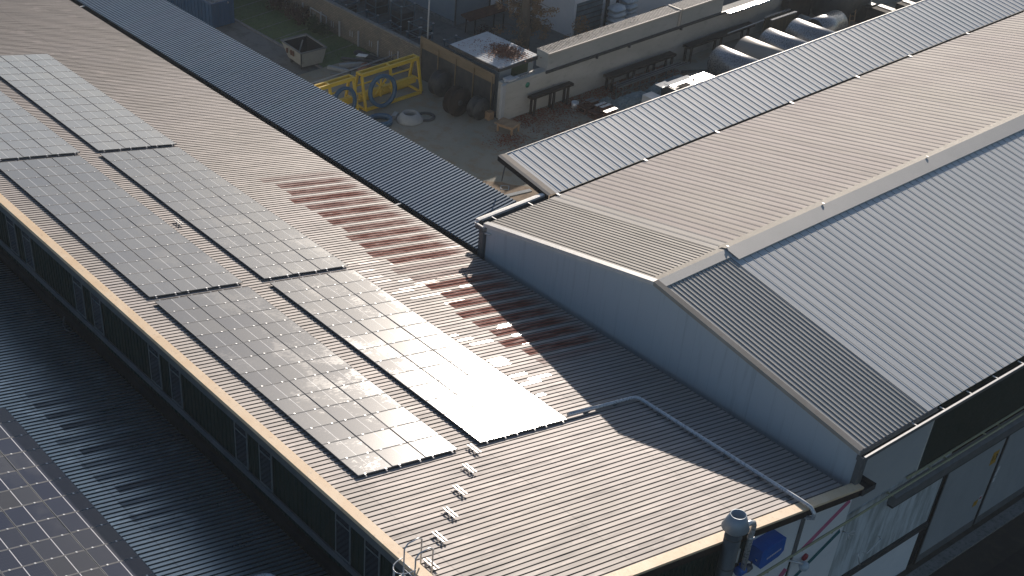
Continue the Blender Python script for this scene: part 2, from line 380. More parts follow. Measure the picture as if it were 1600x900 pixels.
def brick():
    t = NT('brown brick wall'); X, Y, Z = t.xyz(t.pos())
    b = t.n('TexBrick'); t.l(t.comb(X, Z, 0.0), b.inputs['Vector']); b.inputs['Scale'].default_value = 1.0
    b.inputs['Brick Width'].default_value = .44; b.inputs['Row Height'].default_value = .15; b.inputs['Mortar Size'].default_value = .018
    b.inputs['Color1'].default_value = (.20,.17,.13,1); b.inputs['Color2'].default_value = (.26,.22,.17,1); b.inputs['Mortar'].default_value = (.12,.115,.10,1)
    n = t.noise(t.pos(), .5, 5, .65)
    return t.fin(t.mix(t.math('MULTIPLY', t.ramp(n, .45, .7), .55), b.outputs[0], (.10,.10,.095)), .85, 0, .2, b.outputs['Fac'], -.2, .01)
M['brick'] = brick()
def leafm(name, a, b):
    t = NT(name); p = t.pos(); n = t.white(t.scale(p, (6,6,6)))
    return t.fin(t.mix(t.noise(p, 3.0, 3), a, b), .7, 0, .25)
M['leaf_brown'] = leafm('brown leaves', (.24,.15,.08), (.38,.25,.14))
M['litter'] = leafm('fallen leaves', (.18,.05,.02), (.28,.10,.045))
M['leaf_dark'] = leafm('dark shrub leaves', (.05,.03,.022), (.075,.045,.03))
M['leaf_green'] = leafm('green shrub leaves', (.022,.045,.022), (.04,.06,.025))
M['grassblade'] = leafm('grass blades', (.10,.16,.05), (.13,.18,.07))
def groundm(name, c1, c2, c3, sc_=.25, rough=.85):
    t = NT(name); p = t.pos()
    a = t.noise(p, sc_, 6, .62, .6); b = t.noise(p, sc_*5, 6, .7); c = t.noise(p, 14, 3)
    col = t.mix(t.ramp(a, .35, .65), c1, c2); col = t.mix(t.math('MULTIPLY', t.ramp(b, .48, .64), .75), col, c3)
    col = t.mix(t.math('MULTIPLY', c, .3), col, tuple(q*.6 for q in c1))
    return t.fin(col, t.mixf(b, rough-.15, rough+.08), 0, .25, c, .2, .02)
M['ground'] = groundm('earth', (.10,.09,.07), (.13,.115,.09), (.07,.065,.05))
M['yard'] = groundm('worn concrete yard', (.27,.27,.22), (.34,.31,.25), (.30,.225,.15), .16)
M['path'] = groundm('asphalt path', (.15,.155,.15), (.18,.18,.175), (.11,.11,.105), .2)
M['road'] = groundm('asphalt road', (.024,.024,.023), (.034,.032,.029), (.05,.043,.035), .3)
M['road2'] = groundm('patched asphalt', (.014,.014,.015), (.02,.02,.02), (.03,.028,.025), .3)
M['dirt'] = groundm('dry brown dirt', (.24,.165,.10), (.30,.21,.13), (.16,.11,.075), .6)
M['lawn'] = groundm('lawn soil', (.10,.15,.055), (.13,.17,.07), (.08,.10,.05), .5)
M['kerb'] = groundm('kerb stone', (.22,.22,.21), (.26,.26,.25), (.12,.12,.11), 1.0)
M['slab'] = groundm('pale concrete slab', (.19,.20,.20), (.23,.235,.23), (.14,.13,.12), .3)
def sign_mat(name, c): 
    t = NT(name); n = t.noise(t.pos(), 3, 3); return t.fin(t.mix(n, c, tuple(q*.8 for q in c)), .5, 0, .4)
M['sign_yellow'] = sign_mat('sign yellow', (.55,.30,.02)); M['sign_black'] = sign_mat('sign black', (.02,.015,.01)); M['sign_white'] = sign_mat('sign white', (.7,.7,.7)); M['sign_green'] = sign_mat('sign green', (.02,.25,.16))

def module_glass(name='dusty solar cell glass', clean=False, dust_sheen=.15):
    t = NT(name); o = t.obj(); X, Y, Z = t.xyz(o); P = t.pos()
    rnd = t.n('ObjectInfo').outputs['Random']
    # 6 x 20 half-cut cells, thin gaps
    gx = t.math('ABSOLUTE', t.math('SUBTRACT', t.math('FRACT', t.math('DIVIDE', t.math('ADD', X, .5475), .1825)), .5))
    gy = t.math('ABSOLUTE', t.math('SUBTRACT', t.math('FRACT', t.math('DIVIDE', t.math('ADD', t.math('ABSOLUTE', Y), -.012), .0915)), .5))
    g = t.math('MAXIMUM', t.math('GREATER_THAN', gx, .485), t.math('GREATER_THAN', gy, .475))
    base = t.mix(rnd, (.020,.027,.050), (.036,.038,.050)) if not clean else t.mix(rnd, (.010,.018,.050), (.030,.030,.036))
    half = t.white(t.comb(t.math('GREATER_THAN', Y, 0.0), rnd, rnd))
    base = t.mix(t.math('MULTIPLY', half, .45), base, (.018,.028,.062))
    c = t.mix(t.math('MULTIPLY', g, .55), base, (.10,.10,.11))
    mid = t.math('LESS_THAN', t.math('ABSOLUTE', Y), .018)
    c = t.mix(mid, c, (.60,.61,.63) if not clean else (.80,.80,.82))
    # dusty film, sky sheen painted in: fine speckled blotches, thicker toward the low (far) edge of each module
    d1 = t.noise(t.scale(P, (1,1,1)), .42, 4, .6, .3); d2 = t.noise(t.scale(P, (5,1.6,2)), 2.6, 6, .82)
    edge = t.ramp(Y, -.5, .84)
    e = t.math('ADD', t.math('ADD', t.math('MULTIPLY', d1, .50), t.math('MULTIPLY', d2, .42)), t.math('MULTIPLY', edge, .05))
    bl = t.ramp(e, .515, .545)
    film = t.math('MULTIPLY_ADD', bl, .02, t.math('MULTIPLY_ADD', rnd, .05, dust_sheen if not clean else .004))
    c = t.mix(film, c, (.50,.52,.53))
    ro = t.mixf(bl, t.mixf(rnd, .125, .16), t.mixf(d2, .20, .27))
    m = t.fin(c, ro, 0, .5)
    # broad soft sheen of the dust layer
    t.b.inputs['Coat Weight'].default_value = .12 if clean else .25; t.b.inputs['Coat Roughness'].default_value = .46; t.b.inputs['Coat IOR'].default_value = 1.6
    t.b.inputs['IOR'].default_value = 1.5
    return m
M['module'] = module_glass(); M['module_mid'] = module_glass('paler sheen painted solar cell glass', False, .27); M['module_far'] = module_glass('palest sheen painted solar cell glass', False, .46); M['module_clean'] = module_glass('clean blue solar cell glass', True)  # mid and far film paled in colour for grazing sky reflection and haze

# ================================================================== SETTING
G = -9.7
def sheet(name, poly, z, m, label=None):
    mb = MB(); mb.add([(x, y, z) for x, y in poly], [tuple(range(len(poly)))])
    o = mb.build(name, m); o['kind'] = 'structure'; return o
def grid_sheet(name, x0, x1, y0, y1, z, m, amp=.0):
    mb = MB(); mb.add([(x0,y0,z),(x1,y0,z),(x1,y1,z),(x0,y1,z)], [(0,1,2,3)])
    o = mb.open_build(name, m); o['kind'] = 'structure'; return o
grid_sheet('ground', -520, 320, -420, 520, G-.05, M['ground'])
grid_sheet('yard', -88.5, -45.9, 4.9, 26.05, G, M['yard'])
grid_sheet('yard', -71.9, -45.9, 26.05, 110, G, M['yard'])
grid_sheet('path', -150, -88.5, 4.9, 20.7, G, M['path'])
grid_sheet('lawn', -150, -88.5, 20.95, 26.05, G+.01, M['lawn'])
grid_sheet('slab', -66.2, -60.4, 30.2, 44.0, G+.006, M['slab'])
grid_sheet('storage_yard', -150, -72.5, 26.4, 110, G, M['path'])
grid_sheet('road', -22.3, 60, -60, 110, G, M['road'])
q = MB(); random.seed(17)
pt = [(-60.2+5.2*math.cos(a)*random.uniform(.8,1.12), 16.6+4.6*math.sin(a)*random.uniform(.8,1.12), G+.008) for a in [2*PI*i/28 for i in range(28)]]
q.add(pt, [tuple(range(28))]); q.build('dirt_patch', M['dirt'])['kind'] = 'structure'
k = MB(); k.box(-150, -88.5, 20.7, 20.93, G-.02, G+.1); k.build('kerb', M['kerb'])['kind'] = 'structure'
k = MB(); k.box(-22.3, -21.7, 1.0, 100, G, G+.12); k.build('kerb', M['kerb'])['kind'] = 'structure'
# patched strip in the road
grid_sheet('road_patch', -20.2, -16.9, -10, 90, G+.006, M['road2'])
# joints in the yard slab: chalky lines across the lawn
for i in range(7):
    x = -90.5 - i*2.7
    k = MB(); k.bar((x, 21.1, G+.015), (x-.4, 25.9, G+.015), .09, .012); k.build('lawn_line', M['kerb'])['kind'] = 'structure'
k = MB(); k.bar((-69.3, 24.6, G+.008), (-65.0, 23.6, G+.008), .1, .01); k.build('yard_line', M['kerb'])['kind'] = 'structure'

# ================================================================== NORTH-LIGHT HALL (roofs A, B, C)
tA = .213
XA0, XA1 = -100.0, -22.0
YF = -20.2
zA = lambda y: -tA*y
hall = thing('sawtooth_hall', 'long sawtooth factory hall under rust streaked ribbed roofs, carrying the solar panels', 'factory hall', (-61, -10, G))
mb = MB(); rib_sheet(mb, 'y', XA0, XA1, YF, -.05, zA, TRAP, .25, 1.3, .004)
mb.open_build('main_roof', M['roofA'], hall)['label'] = 'sunlit main roof slope with rust stripes'
# lower roof B
YB = -20.62; zB0 = .42
zB = lambda y: zB0 - tA*(y-YB)
mb = MB(); rib_sheet(mb, 'y', XA0, XA1, -41.0, YB, zB, TRAPB, .25, 1.3, .004)
mb.open_build('lower_roof', M['roofB'], hall)['label'] = 'lower roof slope in the shadow of the window wall'
# roof C, opposite fall, beyond the valley
mb = MB(); rib_sheet(mb, 'y', -110.0, -46.0, .34, 4.85, lambda y: .04+.11*(y-.34), [(0,0),(.09,0),(.12,.055),(.22,.055)], .25, 1.2, .004)
mb.open_build('far_roof', M['roofC'], hall)['label'] = 'narrow dark blue roof slope beyond the valley gutter'
# valley gutter
mb = MB(); mb.box(XA0, -46.0, -.10, .30, -.30, -.26); mb.box(XA0, -46.0, -.12, -.09, -.26, -.03); mb.box(XA0, -46.0, .30, .33, -.26, .03)
mb.build('valley_gutter', M['gutter_dark'], hall)
for xx in (-89.5, -52.4):
    mb = MB(); mb.box(xx-.06, xx+.06, -.15, .38, -.01, .03); mb.build('gutter_strap', M['white_metal'], hall)
# far side wall below roof C
mb = MB(); mb.box(-110, -46.0, 4.55, 4.75, G, .45); mb.build('far_wall', M['sidewall'], hall)
mb = MB(); mb.box(-110, -46.0, 4.76, 4.92, .36, .46); mb.build('eaves_board', M['dkmetal'], hall)
# window wall
mb = MB()
x = XA0
wallp = [(0,0),(.16,0),(.19,-.03),(.25,-.03)]
zs = [(-1.0, 1.68), (1.68, 3.78), (3.78, 4.15)]
vs = []; fs = []
us = []
while x < XA1-.01:
    for o, d in ((0,0),(.15,0),(.18,.035),(.27,.035),(.30,0)):
        if x+o <= XA1: us.append((x+o, -20.36-d))
    x += .3
us.append((XA1, -20.36))
for z in (-1.0, 4.15):
    for (u, y) in us: vs.append((u, y, z))
L = len(us)
for i in range(L-1): fs.append((i, i+1, L+i+1, L+i))
mb.add(vs, fs); mb.open_build('window_wall', M['greenwall'], hall)
mb = MB(); mb.box(XA0, XA1, -20.50, -20.42, 1.35, 1.66); mb.build('sill_flashing', M['midmetal'], hall)
mb = MB(); mb.box(XA0, XA1, -20.60, -20.34, .55, .98); mb.build('base_flashing', M['dark'], hall)
# fascia and cap
mb = MB(); mb.box(XA0, XA1, -20.60, -20.55, 3.86, 4.30); mb.box(XA0, XA1, -20.55, -20.30, 3.86, 3.90)
mb.build('fascia_board', M['midmetal'], hall)
mb = MB(); mb.prism([(-20.62,4.24),(-20.62,4.43),(-20.17,4.38),(-20.17,4.345)], XA0, XA1+.02, 'x')
mb.build('fascia_cap', M['flash2'], hall)
# windows: pairs
pairs = [-72.1, -65.1, -58.1, -51.0, -44.0, -37.15, -30.27, -23.6]
def window(x0, x1, host):
    z0, z1 = 1.70, 3.80; y = -20.43
    f = MB(); tk = .055
    for a in ((x0, x0+tk), (x1-tk, x1)): f.box(a[0], a[1], y-.03, y+.02, z0, z1)
    for b in ((z0, z0+tk), (z1-tk, z1), (3.30, 3.36)): f.box(x0+tk, x1-tk, y-.028, y+.018, b[0], b[1])
    fo = f.build('window', M['winframe'], host)
    g = MB(); g.box(x0+tk, x1-tk, y-.008, y+.004, z0+tk, 3.30); po = g.build('pane', M['pane'], fo)
    g = MB(); g.box(x0+tk, x1-tk, y-.008, y+.004, 3.36, z1-tk); g.build('top_pane', M['pane'], fo)
for px_ in pairs:
    window(px_, px_+.93, hall)
    if px_+2.7 < XA1: window(px_+1.78, px_+2.68, hall)
# front verge of the roof and front wall
mb = MB(); sl = lambda y: zA(y)
mb.add([(-22.42,-20.62,4.42),(-22.42,.70,sl(.70)+.07),(-21.98,.70,sl(.70)+.05),(-21.98,-20.62,4.40),
        (-22.42,-20.62,4.37),(-22.42,.70,sl(.70)+.02),(-21.98,.70,sl(.70)-.06),(-21.98,-20.62,4.28)],
       [(0,1,2,3),(7,6,5,4),(0,4,5,1),(1,5,6,2),(2,6,7,3),(3,7,4,0)])
mb.build('verge_cap', M['flash2'], hall)
mb = MB(); mb.add([(-21.99,-20.55,4.27),(-21.99,.68,sl(.68)-.07),(-21.99,.68,sl(.68)-.42),(-21.99,-20.55,3.90),
                   (-22.36,-20.55,4.27),(-22.36,.68,sl(.68)-.07),(-22.36,.68,sl(.68)-.42),(-22.36,-20.55,3.90)],
       [(0,1,2,3),(7,6,5,4),(0,4,5,1),(1,5,6,2),(2,6,7,3),(3,7,4,0)])
mb.build('verge_board', M['darkrust'], hall)
mb = MB()  # dark green sheeting of the front end, above the white lower wall
vs = []; us = []
y = -20.3
while y < -6.15:
    for o, d in ((0,0),(.12,0),(.15,.03),(.22,.03)):
        us.append((y+o, -22.44+d))
    y += .25
for (yy, xx) in us: vs.append((xx, yy, -.9))
for (yy, xx) in us: vs.append((xx, yy, zA(yy)-.1))
L = len(us); mb.add(vs, [(i, i+1, L+i+1, L+i) for i in range(L-1)]); mb.open_build('front_cladding', M['greenwall'], hall)
mb = MB(); mb.box(-22.6, -22.40, -20.3, -6.1, G, -.9); mb.build('front_wall', M['white_panel'], hall)
for (a, b) in ((-6.08,-2.66),(-2.42,.86)):
    mb = MB(); mb.prism([(a, G), (b, G), (b, zA(b)-.16), (a, zA(a)-.16)], -22.6, -22.40, 'x'); mb.build('front_wall', M['white_panel'], hall)
mb = MB(); mb.box(-22.62, -22.34, -2.65, -2.43, -2.35, .30); mb.build('channel_post', M['midmetal'], hall)
mb = MB(); mb.box(-22.62, -22.45, -2.65, -2.43, G, -2.36); mb.box(-22.62, -22.46, .87, .93, G, -.2); mb.build('wall_joint', M['dark'], hall)
# painted stripes on the front wall (flat marks)
def stripe(y0, z0, y1, z1, wd, m):
    d = Vector((0, y1-y0, z1-z0)).normalized(); n = Vector((0, -d.z, d.y))*wd/2
    a, b = Vector((-22.394, y0, z0)), Vector((-22.394, y1, z1))
    q = MB(); q.add([a-n, b-n, b+n, a+n], [(0,1,2,3)]); q.build('painted_stripe', m, hall)
stripe(.70, -1.10, -1.95, -2.50, .32, M['pink']); stripe(-2.75, -3.15, -4.6, -5.2, .42, M['pink']); stripe(.66, -2.80, -3.8, -5.1, .30, M['teal'])
# the neighbouring low end wall closing the hall toward -y is out of frame; ends of the hall
mb = MB(); mb.box(XA0-.2, XA0, -41, 4.8, G, -.4); mb.build('far_end_wall', M['sidewall'], hall)
mb = MB(); mb.box(XA0, XA1, -41.2, -41.0, G, 4.7); mb.build('south_wall', M['sidewall'], hall)
mb = MB(); mb.box(-22.6, -22.42, -41.0, -20.6, G, .2); mb.build('front_wall', M['white_panel'], hall)

# ================================================================== GABLED HALL (roofs D) and lean-to (E)
XR, ZR, tD = -34.3, 3.78, .188
XL, XE = -45.72, -22.52
YG = .45; YN = 4.95; YEND = 85.0
zD1 = lambda x: ZR - tD*(XR-x); zD2 = lambda x: ZR - tD*(x-XR)
big = thing('gabled_hall', 'large gabled hall with pale ribbed roof and smooth blue grey gable wall', 'factory hall', (-34, 40, G))
W5 = [(0,0),(.445,0),(.457,.014),(.485,.014)]
N25 = [(0,0),(.15,0),(.175,.022),(.215,.022)]
mb = MB(); rib_sheet(mb, 'x', YG+.12, YN, XR-.02, XL, lambda x: zD1(x), N25, .25, 1.9, .002)
mb.open_build('west_roof', M['roofD1n'], big)['label'] = 'finely ribbed older strip of the cream slope by the gable'
mb = MB(); rib_sheet(mb, 'x', YN, YN+1.0, XR-.02, XL, lambda x: zD1(x)+.016, W5, .5, 1.9, .002)
mb.open_build('west_roof', M['roofD1p'], big)['label'] = 'two paler sheets between the ribbed strip and the cream slope'
mb = MB(); rib_sheet(mb, 'x', YN+1.0, YEND, XR-.02, XL, lambda x: zD1(x)+.012, W5, .5, 1.9, .002)
mb.open_build('west_roof', M['roofD1'], big)['label'] = 'cream wide ribbed roof slope facing the yard'
mb = MB(); rib_sheet(mb, 'x', YG+.12, YN, XR+.02, XE, lambda x: zD2(x), N25, .25, 1.9, .002)
mb.open_build('east_roof', M['roofD2n'], big)['label'] = 'finely ribbed darker strip of the grey slope by the gable'
mb = MB(); rib_sheet(mb, 'x', YN, YEND, XR+.02, XE, lambda x: zD2(x)+.012, W5, .5, 1.9, .002)
mb.open_build('east_roof', M['roofD2'], big)['label'] = 'grey wide ribbed roof slope facing the road'
def cap(y0, y1, a, b, up, name):
    q = MB(); q.add([(XR-a,y0,zD1(XR-a)+up),(XR,y0,ZR+up+.015),(XR,y1,ZR+up+.015),(XR-a,y1,zD1(XR-a)+up),(XR-a,y0,zD1(XR-a)+up-.06),(XR-a,y1,zD1(XR-a)+up-.06)], [(0,1,2,3),(4,0,3,5)])
    q.build('ridge_cap', M['ridge'], big)
    q = MB(); q.add([(XR,y0,ZR+up+.015),(XR+b,y0,zD2(XR+b)+up),(XR+b,y1,zD2(XR+b)+up),(XR,y1,ZR+up+.015),(XR+b,y0,zD2(XR+b)+up-.06),(XR+b,y1,zD2(XR+b)+up-.06)], [(0,1,2,3),(1,4,5,2)])
    q.build('ridge_cap', M['ridge2'], big)
cap(YG+.02, YN+.25, .34, .5, .06, ''); cap(YN+.25, YEND, .42, .85, .11, '')
for yy in (5.3, 12.2, 20.5):
    q = MB(); q.box(XR-.08, XR+.05, yy, yy+.08, ZR+.155, ZR+.19); q.build('ridge_bolt', M['white_metal'], big)
# gable wall and verge trims
gz = -.25
mb = MB(); mb.prism([(XL+.15, -3.0), (XL+.15, zD1(XL+.15)-.05), (XR, ZR-.05), (XE-.02, zD2(XE)-.05), (XE-.02, -3.0)], YG+.06, YG+.16, 'y')
mb.build('gable_wall', M['gable'], big)
def verge(x0, x1, zf, m):
    q = MB(); y0, y1 = YG-.04, YG+.24
    q.add([(x0,y0,zf(x0)+.075),(x1,y0,zf(x1)+.075),(x1,y1,zf(x1)+.09),(x0,y1,zf(x0)+.09),(x0,y0,zf(x0)-.12),(x1,y0,zf(x1)-.12),(x0,y0+.02,zf(x0)-.12),(x1,y0+.02,zf(x1)-.12)],
          [(0,1,2,3),(4,5,1,0),(6,7,5,4)])
    q.build('verge_trim', m, big)
verge(XL-.02, XR, zD1, M['white_metal']); verge(XR, XE+.02, zD2, M['flash'])
# west box gutter: lip in front of lean-to only near the gable
zg = 1.55
mb = MB(); mb.box(-46.30, XL+.02, YG-.1, 5.35, zg-.32, zg-.28); mb.box(-46.30, -46.26, YG-.1, 5.35, zg-.28, zg-.06); mb.box(-46.26, XL, YG-.12, YG-.08, zg-.28, zg-.02)
mb.build('box_gutter', M['midmetal'], big)
mb = MB(); mb.prism([(-46.50, zg-.06), (-46.24, zg-.06), (-46.24, zg+.06), (-46.36, zg+.09), (-46.50, zg+.06)], YG+.1, 5.35, 'y'); mb.build('gutter_lip', M['lipwhite'], big)
mb = MB(); mb.box(-46.32, -46.24, YG-.14, YG+.3, zg-.06, zg+.0); mb.box(-46.24, -45.6, YG-.14, YG-.06, zg-.06, zg+.0); mb.build('gutter_end_rim', M['white_metal'], big)
for yy in (1.35, 3.9):
    mb = MB(); mb.box(-46.25, XL+.1, yy, yy+.05, zg+.0, zg+.03); mb.build('gutter_strap', M['rail_white'], big)
mb = MB(); mb.box(-45.95, -45.62, YG-.12, YG+.1, -.35, zg-.33); mb.build('downpipe', M['midmetal'], big)
mb = MB(); mb.tube([(-45.75, YG+.0, 1.12), (-45.2, YG-.02, 1.27)], .05, 10); mb.build('overflow_pipe', M['rail_white'], big)
# valley gutter D / E
mb = MB(); mb.box(-46.0, XL-.0, 5.36, YEND, zg-.22, zg-.18); mb.box(-46.05, -46.0, 5.36, YEND, zg-.18, zg-.02); mb.build('valley_gutter', M['gutter_dark'], big)
random.seed(3)
for i in range(11):
    yy = 6 + i*6.1 + random.uniform(-.8, .8)
    mb = MB(); mb.box(XL-.10, XL+.16, yy, yy+.12, zD1(XL)+.055, zD1(XL)+.085); mb.build('edge_patch', M['white_metal'], big)
# east gutter
ze = zD2(XE)
mb = MB(); mb.box(XE, XE+.30, YG-.05, YEND, ze-.36, ze-.33); mb.box(XE+.28, XE+.31, YG-.05, YEND, ze-.33, ze-.09); mb.box(XE, XE+.31, YG-.09, YG-.05, ze-.36, ze-.12)
mb.build('east_gutter', M['midmetal'], big)
mb = MB(); mb.box(XE+.28, XE+.37, YG-.05, YEND, ze-.09, ze-.05); mb.build('gutter_lip', M['white_metal'], big)
mb = MB(); mb.box(XE+.02, XE+.25, YG, YEND, ze-.32, ze-.315); mb.build('gutter_bed', M['dark'], big)
for i in range(24):
    yy = 3.9 + i*1.9
    mb = MB(); mb.box(XE+.02, XE+.30, yy, yy+.06, ze-.10, ze-.07); mb.build('gutter_bracket', M['white_metal'], big)
mb = MB(); mb.box(XE+.02, XE+.27, YG-.03, YG+.2, -.55, ze-.37); mb.build('downpipe', M['midmetal'], big)
mb = MB(); mb.tube([(XE+.24, YG+.3, ze-.4), (XE+.22, YG+.3, -.7)], .05, 10); mb.build('downpipe', M['midmetal'], big)
# eaves piece at the valley end of the sawtooth roof
mb = MB(); mb.box(-22.6, -21.85, .5, 1.35, -.42, -.36); mb.box(-22.6, -21.85, 1.31, 1.35, -.36, -.12); mb.box(-21.89, -21.85, .5, 1.31, -.36, -.15); mb.build('gutter_outlet', M['dkmetal'], hall)
# east side wall
XW = -22.62
mb = MB(); mb.box(XW-.1, XW, .62, 5.95, -2.32, ze-.2); mb.build('east_wall', M['sidewall'], big)
mb = MB(); mb.box(XW-.1, XW+.03, 5.95, 6.03, -2.3, ze-.38); mb.build('corner_strip', M['white_metal'], big)
mb = MB(); mb.box(XW-.1, XW-.002, 6.03, YEND, -2.32, ze-.2); mb.build('east_wall', M['greenwall'], big)['label'] = 'dark green upper cladding'
mb = MB(); mb.box(XW-.12, XW-.01, .95, 8.80, -6.7, -2.33); mb.build('lower_wall', M['streak'], big)
mb = MB(); mb.box(XW-.12, XW+.10, .95, 8.85, -7.05, -6.75); mb.build('wall_rail', M['dkmetal'], big)
mb = MB(); mb.box(XW-.12, XW-.01, .95, 8.45, G, -7.05); mb.build('lower_wall', M['white_panel'], big)
mb = MB(); mb.box(XW-.6, XW-.12, 8.3, 24, G, -2.4); mb.build('door_recess', M['dark'], big)
for (a, b) in ((9.12, 13.72), (13.90, 18.45), (18.6, 23.1)):
    d = MB(); d.box(XW-.1, XW+.02, a, b, G+.04, -3.3); do = d.build('sliding_door', M['door'], big)
    d = MB(); d.box(XW-.09, XW+.04, a, a+.10, G+.04, -3.3); d.box(XW-.09, XW+.035, a+.1, b, G+.04, G+.55); d.build('door_edge', M['midmetal'], do)
mb = MB(); mb.box(XW-.12, XW-.01, 23.1, YEND, G, -2.33); mb.build('lower_wall', M['streak'], big)
mb = MB(); mb.prism([(XW, -2.62), (XW+.34, -2.80), (XW+.34, -3.30), (XW+.30, -3.30), (XW, -3.30)], 4.35, 24.0, 'y')
o = mb.build('track_hood', M['midmetal'], big)
mb = MB(); mb.box(XW+.02, XW+.30, 4.40, 24.0, -3.45, -3.31); mb.build('door_track', M['dkmetal'], big)
for z_, x_ in ((-2.30, .09), (-2.46, .14)):
    pass
# yellow pipes along the wall
for (z_, x_, y0, label) in ((-2.18, .10, 5.2, 'upper faded yellow gas pipe along the green wall'), (-2.40, .15, -21.0, 'lower faded yellow gas pipe running the full length of the end walls')):
    mb = MB(); mb.tube([(XW+x_+.12 if y0 < 0 else XW+x_, y0, z_-.02), (XW+x_+.12 if y0 < 0 else XW+x_, 60, z_)], .055, 10)
    t_ = thing('gas_pipe', label, 'pipe', (XW+x_, y0, z_)); mb.build('pipe_run', M['yellow_pipe'], t_)
    for i in range(9):
        yy = max(y0, -18)+1.5+i*4.1
        q = MB(); q.box(XW+.0, XW+x_+.16, yy, yy+.07, z_-.12, z_-.05); q.build('pipe_bracket', M['yellow_pipe'], t_)
# signs
def sign(y, z, w_, h, m, label, chars=None):
    t_ = thing('door_sign', label, 'sign', (XW+.03, y, z))
    q = MB(); q.box(XW+.022, XW+.034, y-w_/2, y+w_/2, z-h/2, z+h/2); q.build('plate', m, t_)
    if chars:
        c = bpy.data.curves.new('sign_text', 'FONT'); c.body = chars; c.size = h*.62; c.extrude = .003; c.align_x = 'CENTER'; c.align_y = 'CENTER'
        tmp = bpy.data.objects.new('tmp', c); COL.objects.link(tmp)
        dg = bpy.context.evaluated_depsgraph_get(); me = bpy.data.meshes.new_from_object(tmp.evaluated_get(dg))
        bpy.data.objects.remove(tmp)
        me.materials.clear(); me.materials.append(M['sign_black'])
        o = bpy.data.objects.new('lettering', me); COL.objects.link(o); o.parent = t_
        o.rotation_euler = (PI/2, 0, PI/2); o.location = (.008, 0, 0)
    return t_
sign(13.25, -4.95, .48, .8, M['sign_yellow'], 'small yellow sign numbered 13 high on the sliding door edge', '13')
t_ = sign(13.12, -7.8, .34, .34, M['sign_yellow'], 'round yellow and red warning stickers low on the sliding door')
q = MB(); q.box(XW+.022, XW+.036, 13.33, 13.56, -7.75, -7.45); q.build('red_sticker', M['sign_white'], t_)
q = MB(); q.lathe([(.0,.0),(.09,.0),(.09,.006),(0,.006)], (XW+.037, 13.44, -7.6), 16, 'x'); q.build('red_ring', M['red'], t_)
q = MB()
for (yy, zz) in ((14.12,-6.4),(14.2,-6.1),(14.15,-6.8)): q.box(XW+.021, XW+.028, yy-.09, yy+.09, zz-.14, zz+.14)
q.build('white_notice', M['sign_white'], t_)

# lean-to E
lean = thing('lean_to_canopy', 'pale ribbed lean-to canopy along the yard, rising away from the big hall', 'canopy', (-48, 40, G))
tE = .168; zE = lambda x: 1.58 + tE*(-46.0-x)
W5E = [(0,0),(.20,.008),(.38,.014),(.44,.036),(.475,.036)]
mb = MB(); rib_sheet(mb, 'x', 5.75, YEND, -46.0, -50.07, zE, W5E, .5, 1.1, .003)
mb.open_build('canopy_roof', M['roofE'], lean)
mb = MB(); y0, y1 = 5.18, 5.78
mb.add([(-46.0,y0,zE(-46.0)+.07),(-50.1,y0,zE(-50.1)+.07),(-50.1,y0+.2,zE(-50.1)+.085),(-46.0,y0+.2,zE(-46.0)+.085),(-50.1,y1,zE(-50.1)+.03),(-46.0,y1,zE(-46.0)+.03)], [(0,1,2,3),(3,2,4,5)])
mb.build('verge_flashing', M['flash'], lean)
mb = MB(); mb.add([(-46.0,y0,zE(-46.0)+.06),(-50.1,y0,zE(-50.1)+.06),(-50.1,y0,zE(-50.1)-.22),(-46.0,y0,zE(-46.0)-.22),(-46.0,y0+.04,zE(-46.0)+.06),(-50.1,y0+.04,zE(-50.1)+.06),(-50.1,y0+.04,zE(-50.1)-.22),(-46.0,y0+.04,zE(-46.0)-.22)], [(0,1,2,3),(7,6,5,4),(0,3,7,4),(1,2,6,5),(2,3,7,6)])
mb.build('verge_board', M['darkrust'], lean)
mb = MB(); mb.box(-50.12, -50.06, 5.2, YEND, 2.12, 2.30); mb.build('edge_beam', M['midmetal'], lean)
for i in range(11):
    yy = 12.8 + i*6.8
    mb = MB(); mb.box(-49.75, -49.6, yy, yy+.15, G, zE(-49.7)-.03); mb.build('post', M['dkmetal'], lean)
mb = MB(); mb.tube([(-49.55, 5.3, 2.05), (-49.75, 5.3, .9)], .04, 8); mb.build('drain_pipe', M['dkmetal'], lean)
# west wall of the gabled hall
mb = MB(); mb.box(-45.95, -45.75, .6, YEND, G, 1.2); mb.build('west_wall', M['sidewall'], big)

# ================================================================== SOLAR PANELS
MW, MH, PX, PY = 1.135, 1.672, 1.158, 1.690
ang = -math.atan(tA); ca, sa = math.cos(ang), math.sin(ang)
def make_module():
    t_ = bpy.data.objects.new('solar_panel', None); COL.objects.link(t_); t_.empty_display_size = .3
    tag(t_, None, 'solar panel')
    f = MB()
    for a in ((-MW/2, -MW/2+.022), (MW/2-.022, MW/2)): f.box(a[0], a[1], -MH/2, MH/2, -.04, 0)
    for b in ((-MH/2, -MH/2+.022), (MH/2-.022, MH/2)): f.box(-MW/2+.022, MW/2-.022, b[0], b[1], -.04, 0)
    f.build('frame', M['frame'], t_)
    g = MB(); g.box(-MW/2+.022, MW/2-.022, -MH/2+.022, MH/2-.022, -.012, -.004); g.build('glass', M['module'], t_)
    for s_ in (-.52, .50):
        c = MB(); c.box(MW/2-.022, MW/2+.05, s_-.035, s_+.035, .0005, .014); c.build('clamp', M['clamp'], t_)
    return t_
proto = make_module(); first = [True]
clean_mesh = [c for c in proto.children if c.name.startswith('glass')][0].data.copy(); clean_mesh.materials[0] = M['module_clean']
mid_mesh = clean_mesh.copy(); mid_mesh.materials[0] = M['module_mid']; far_mesh = clean_mesh.copy(); far_mesh.materials[0] = M['module_far']
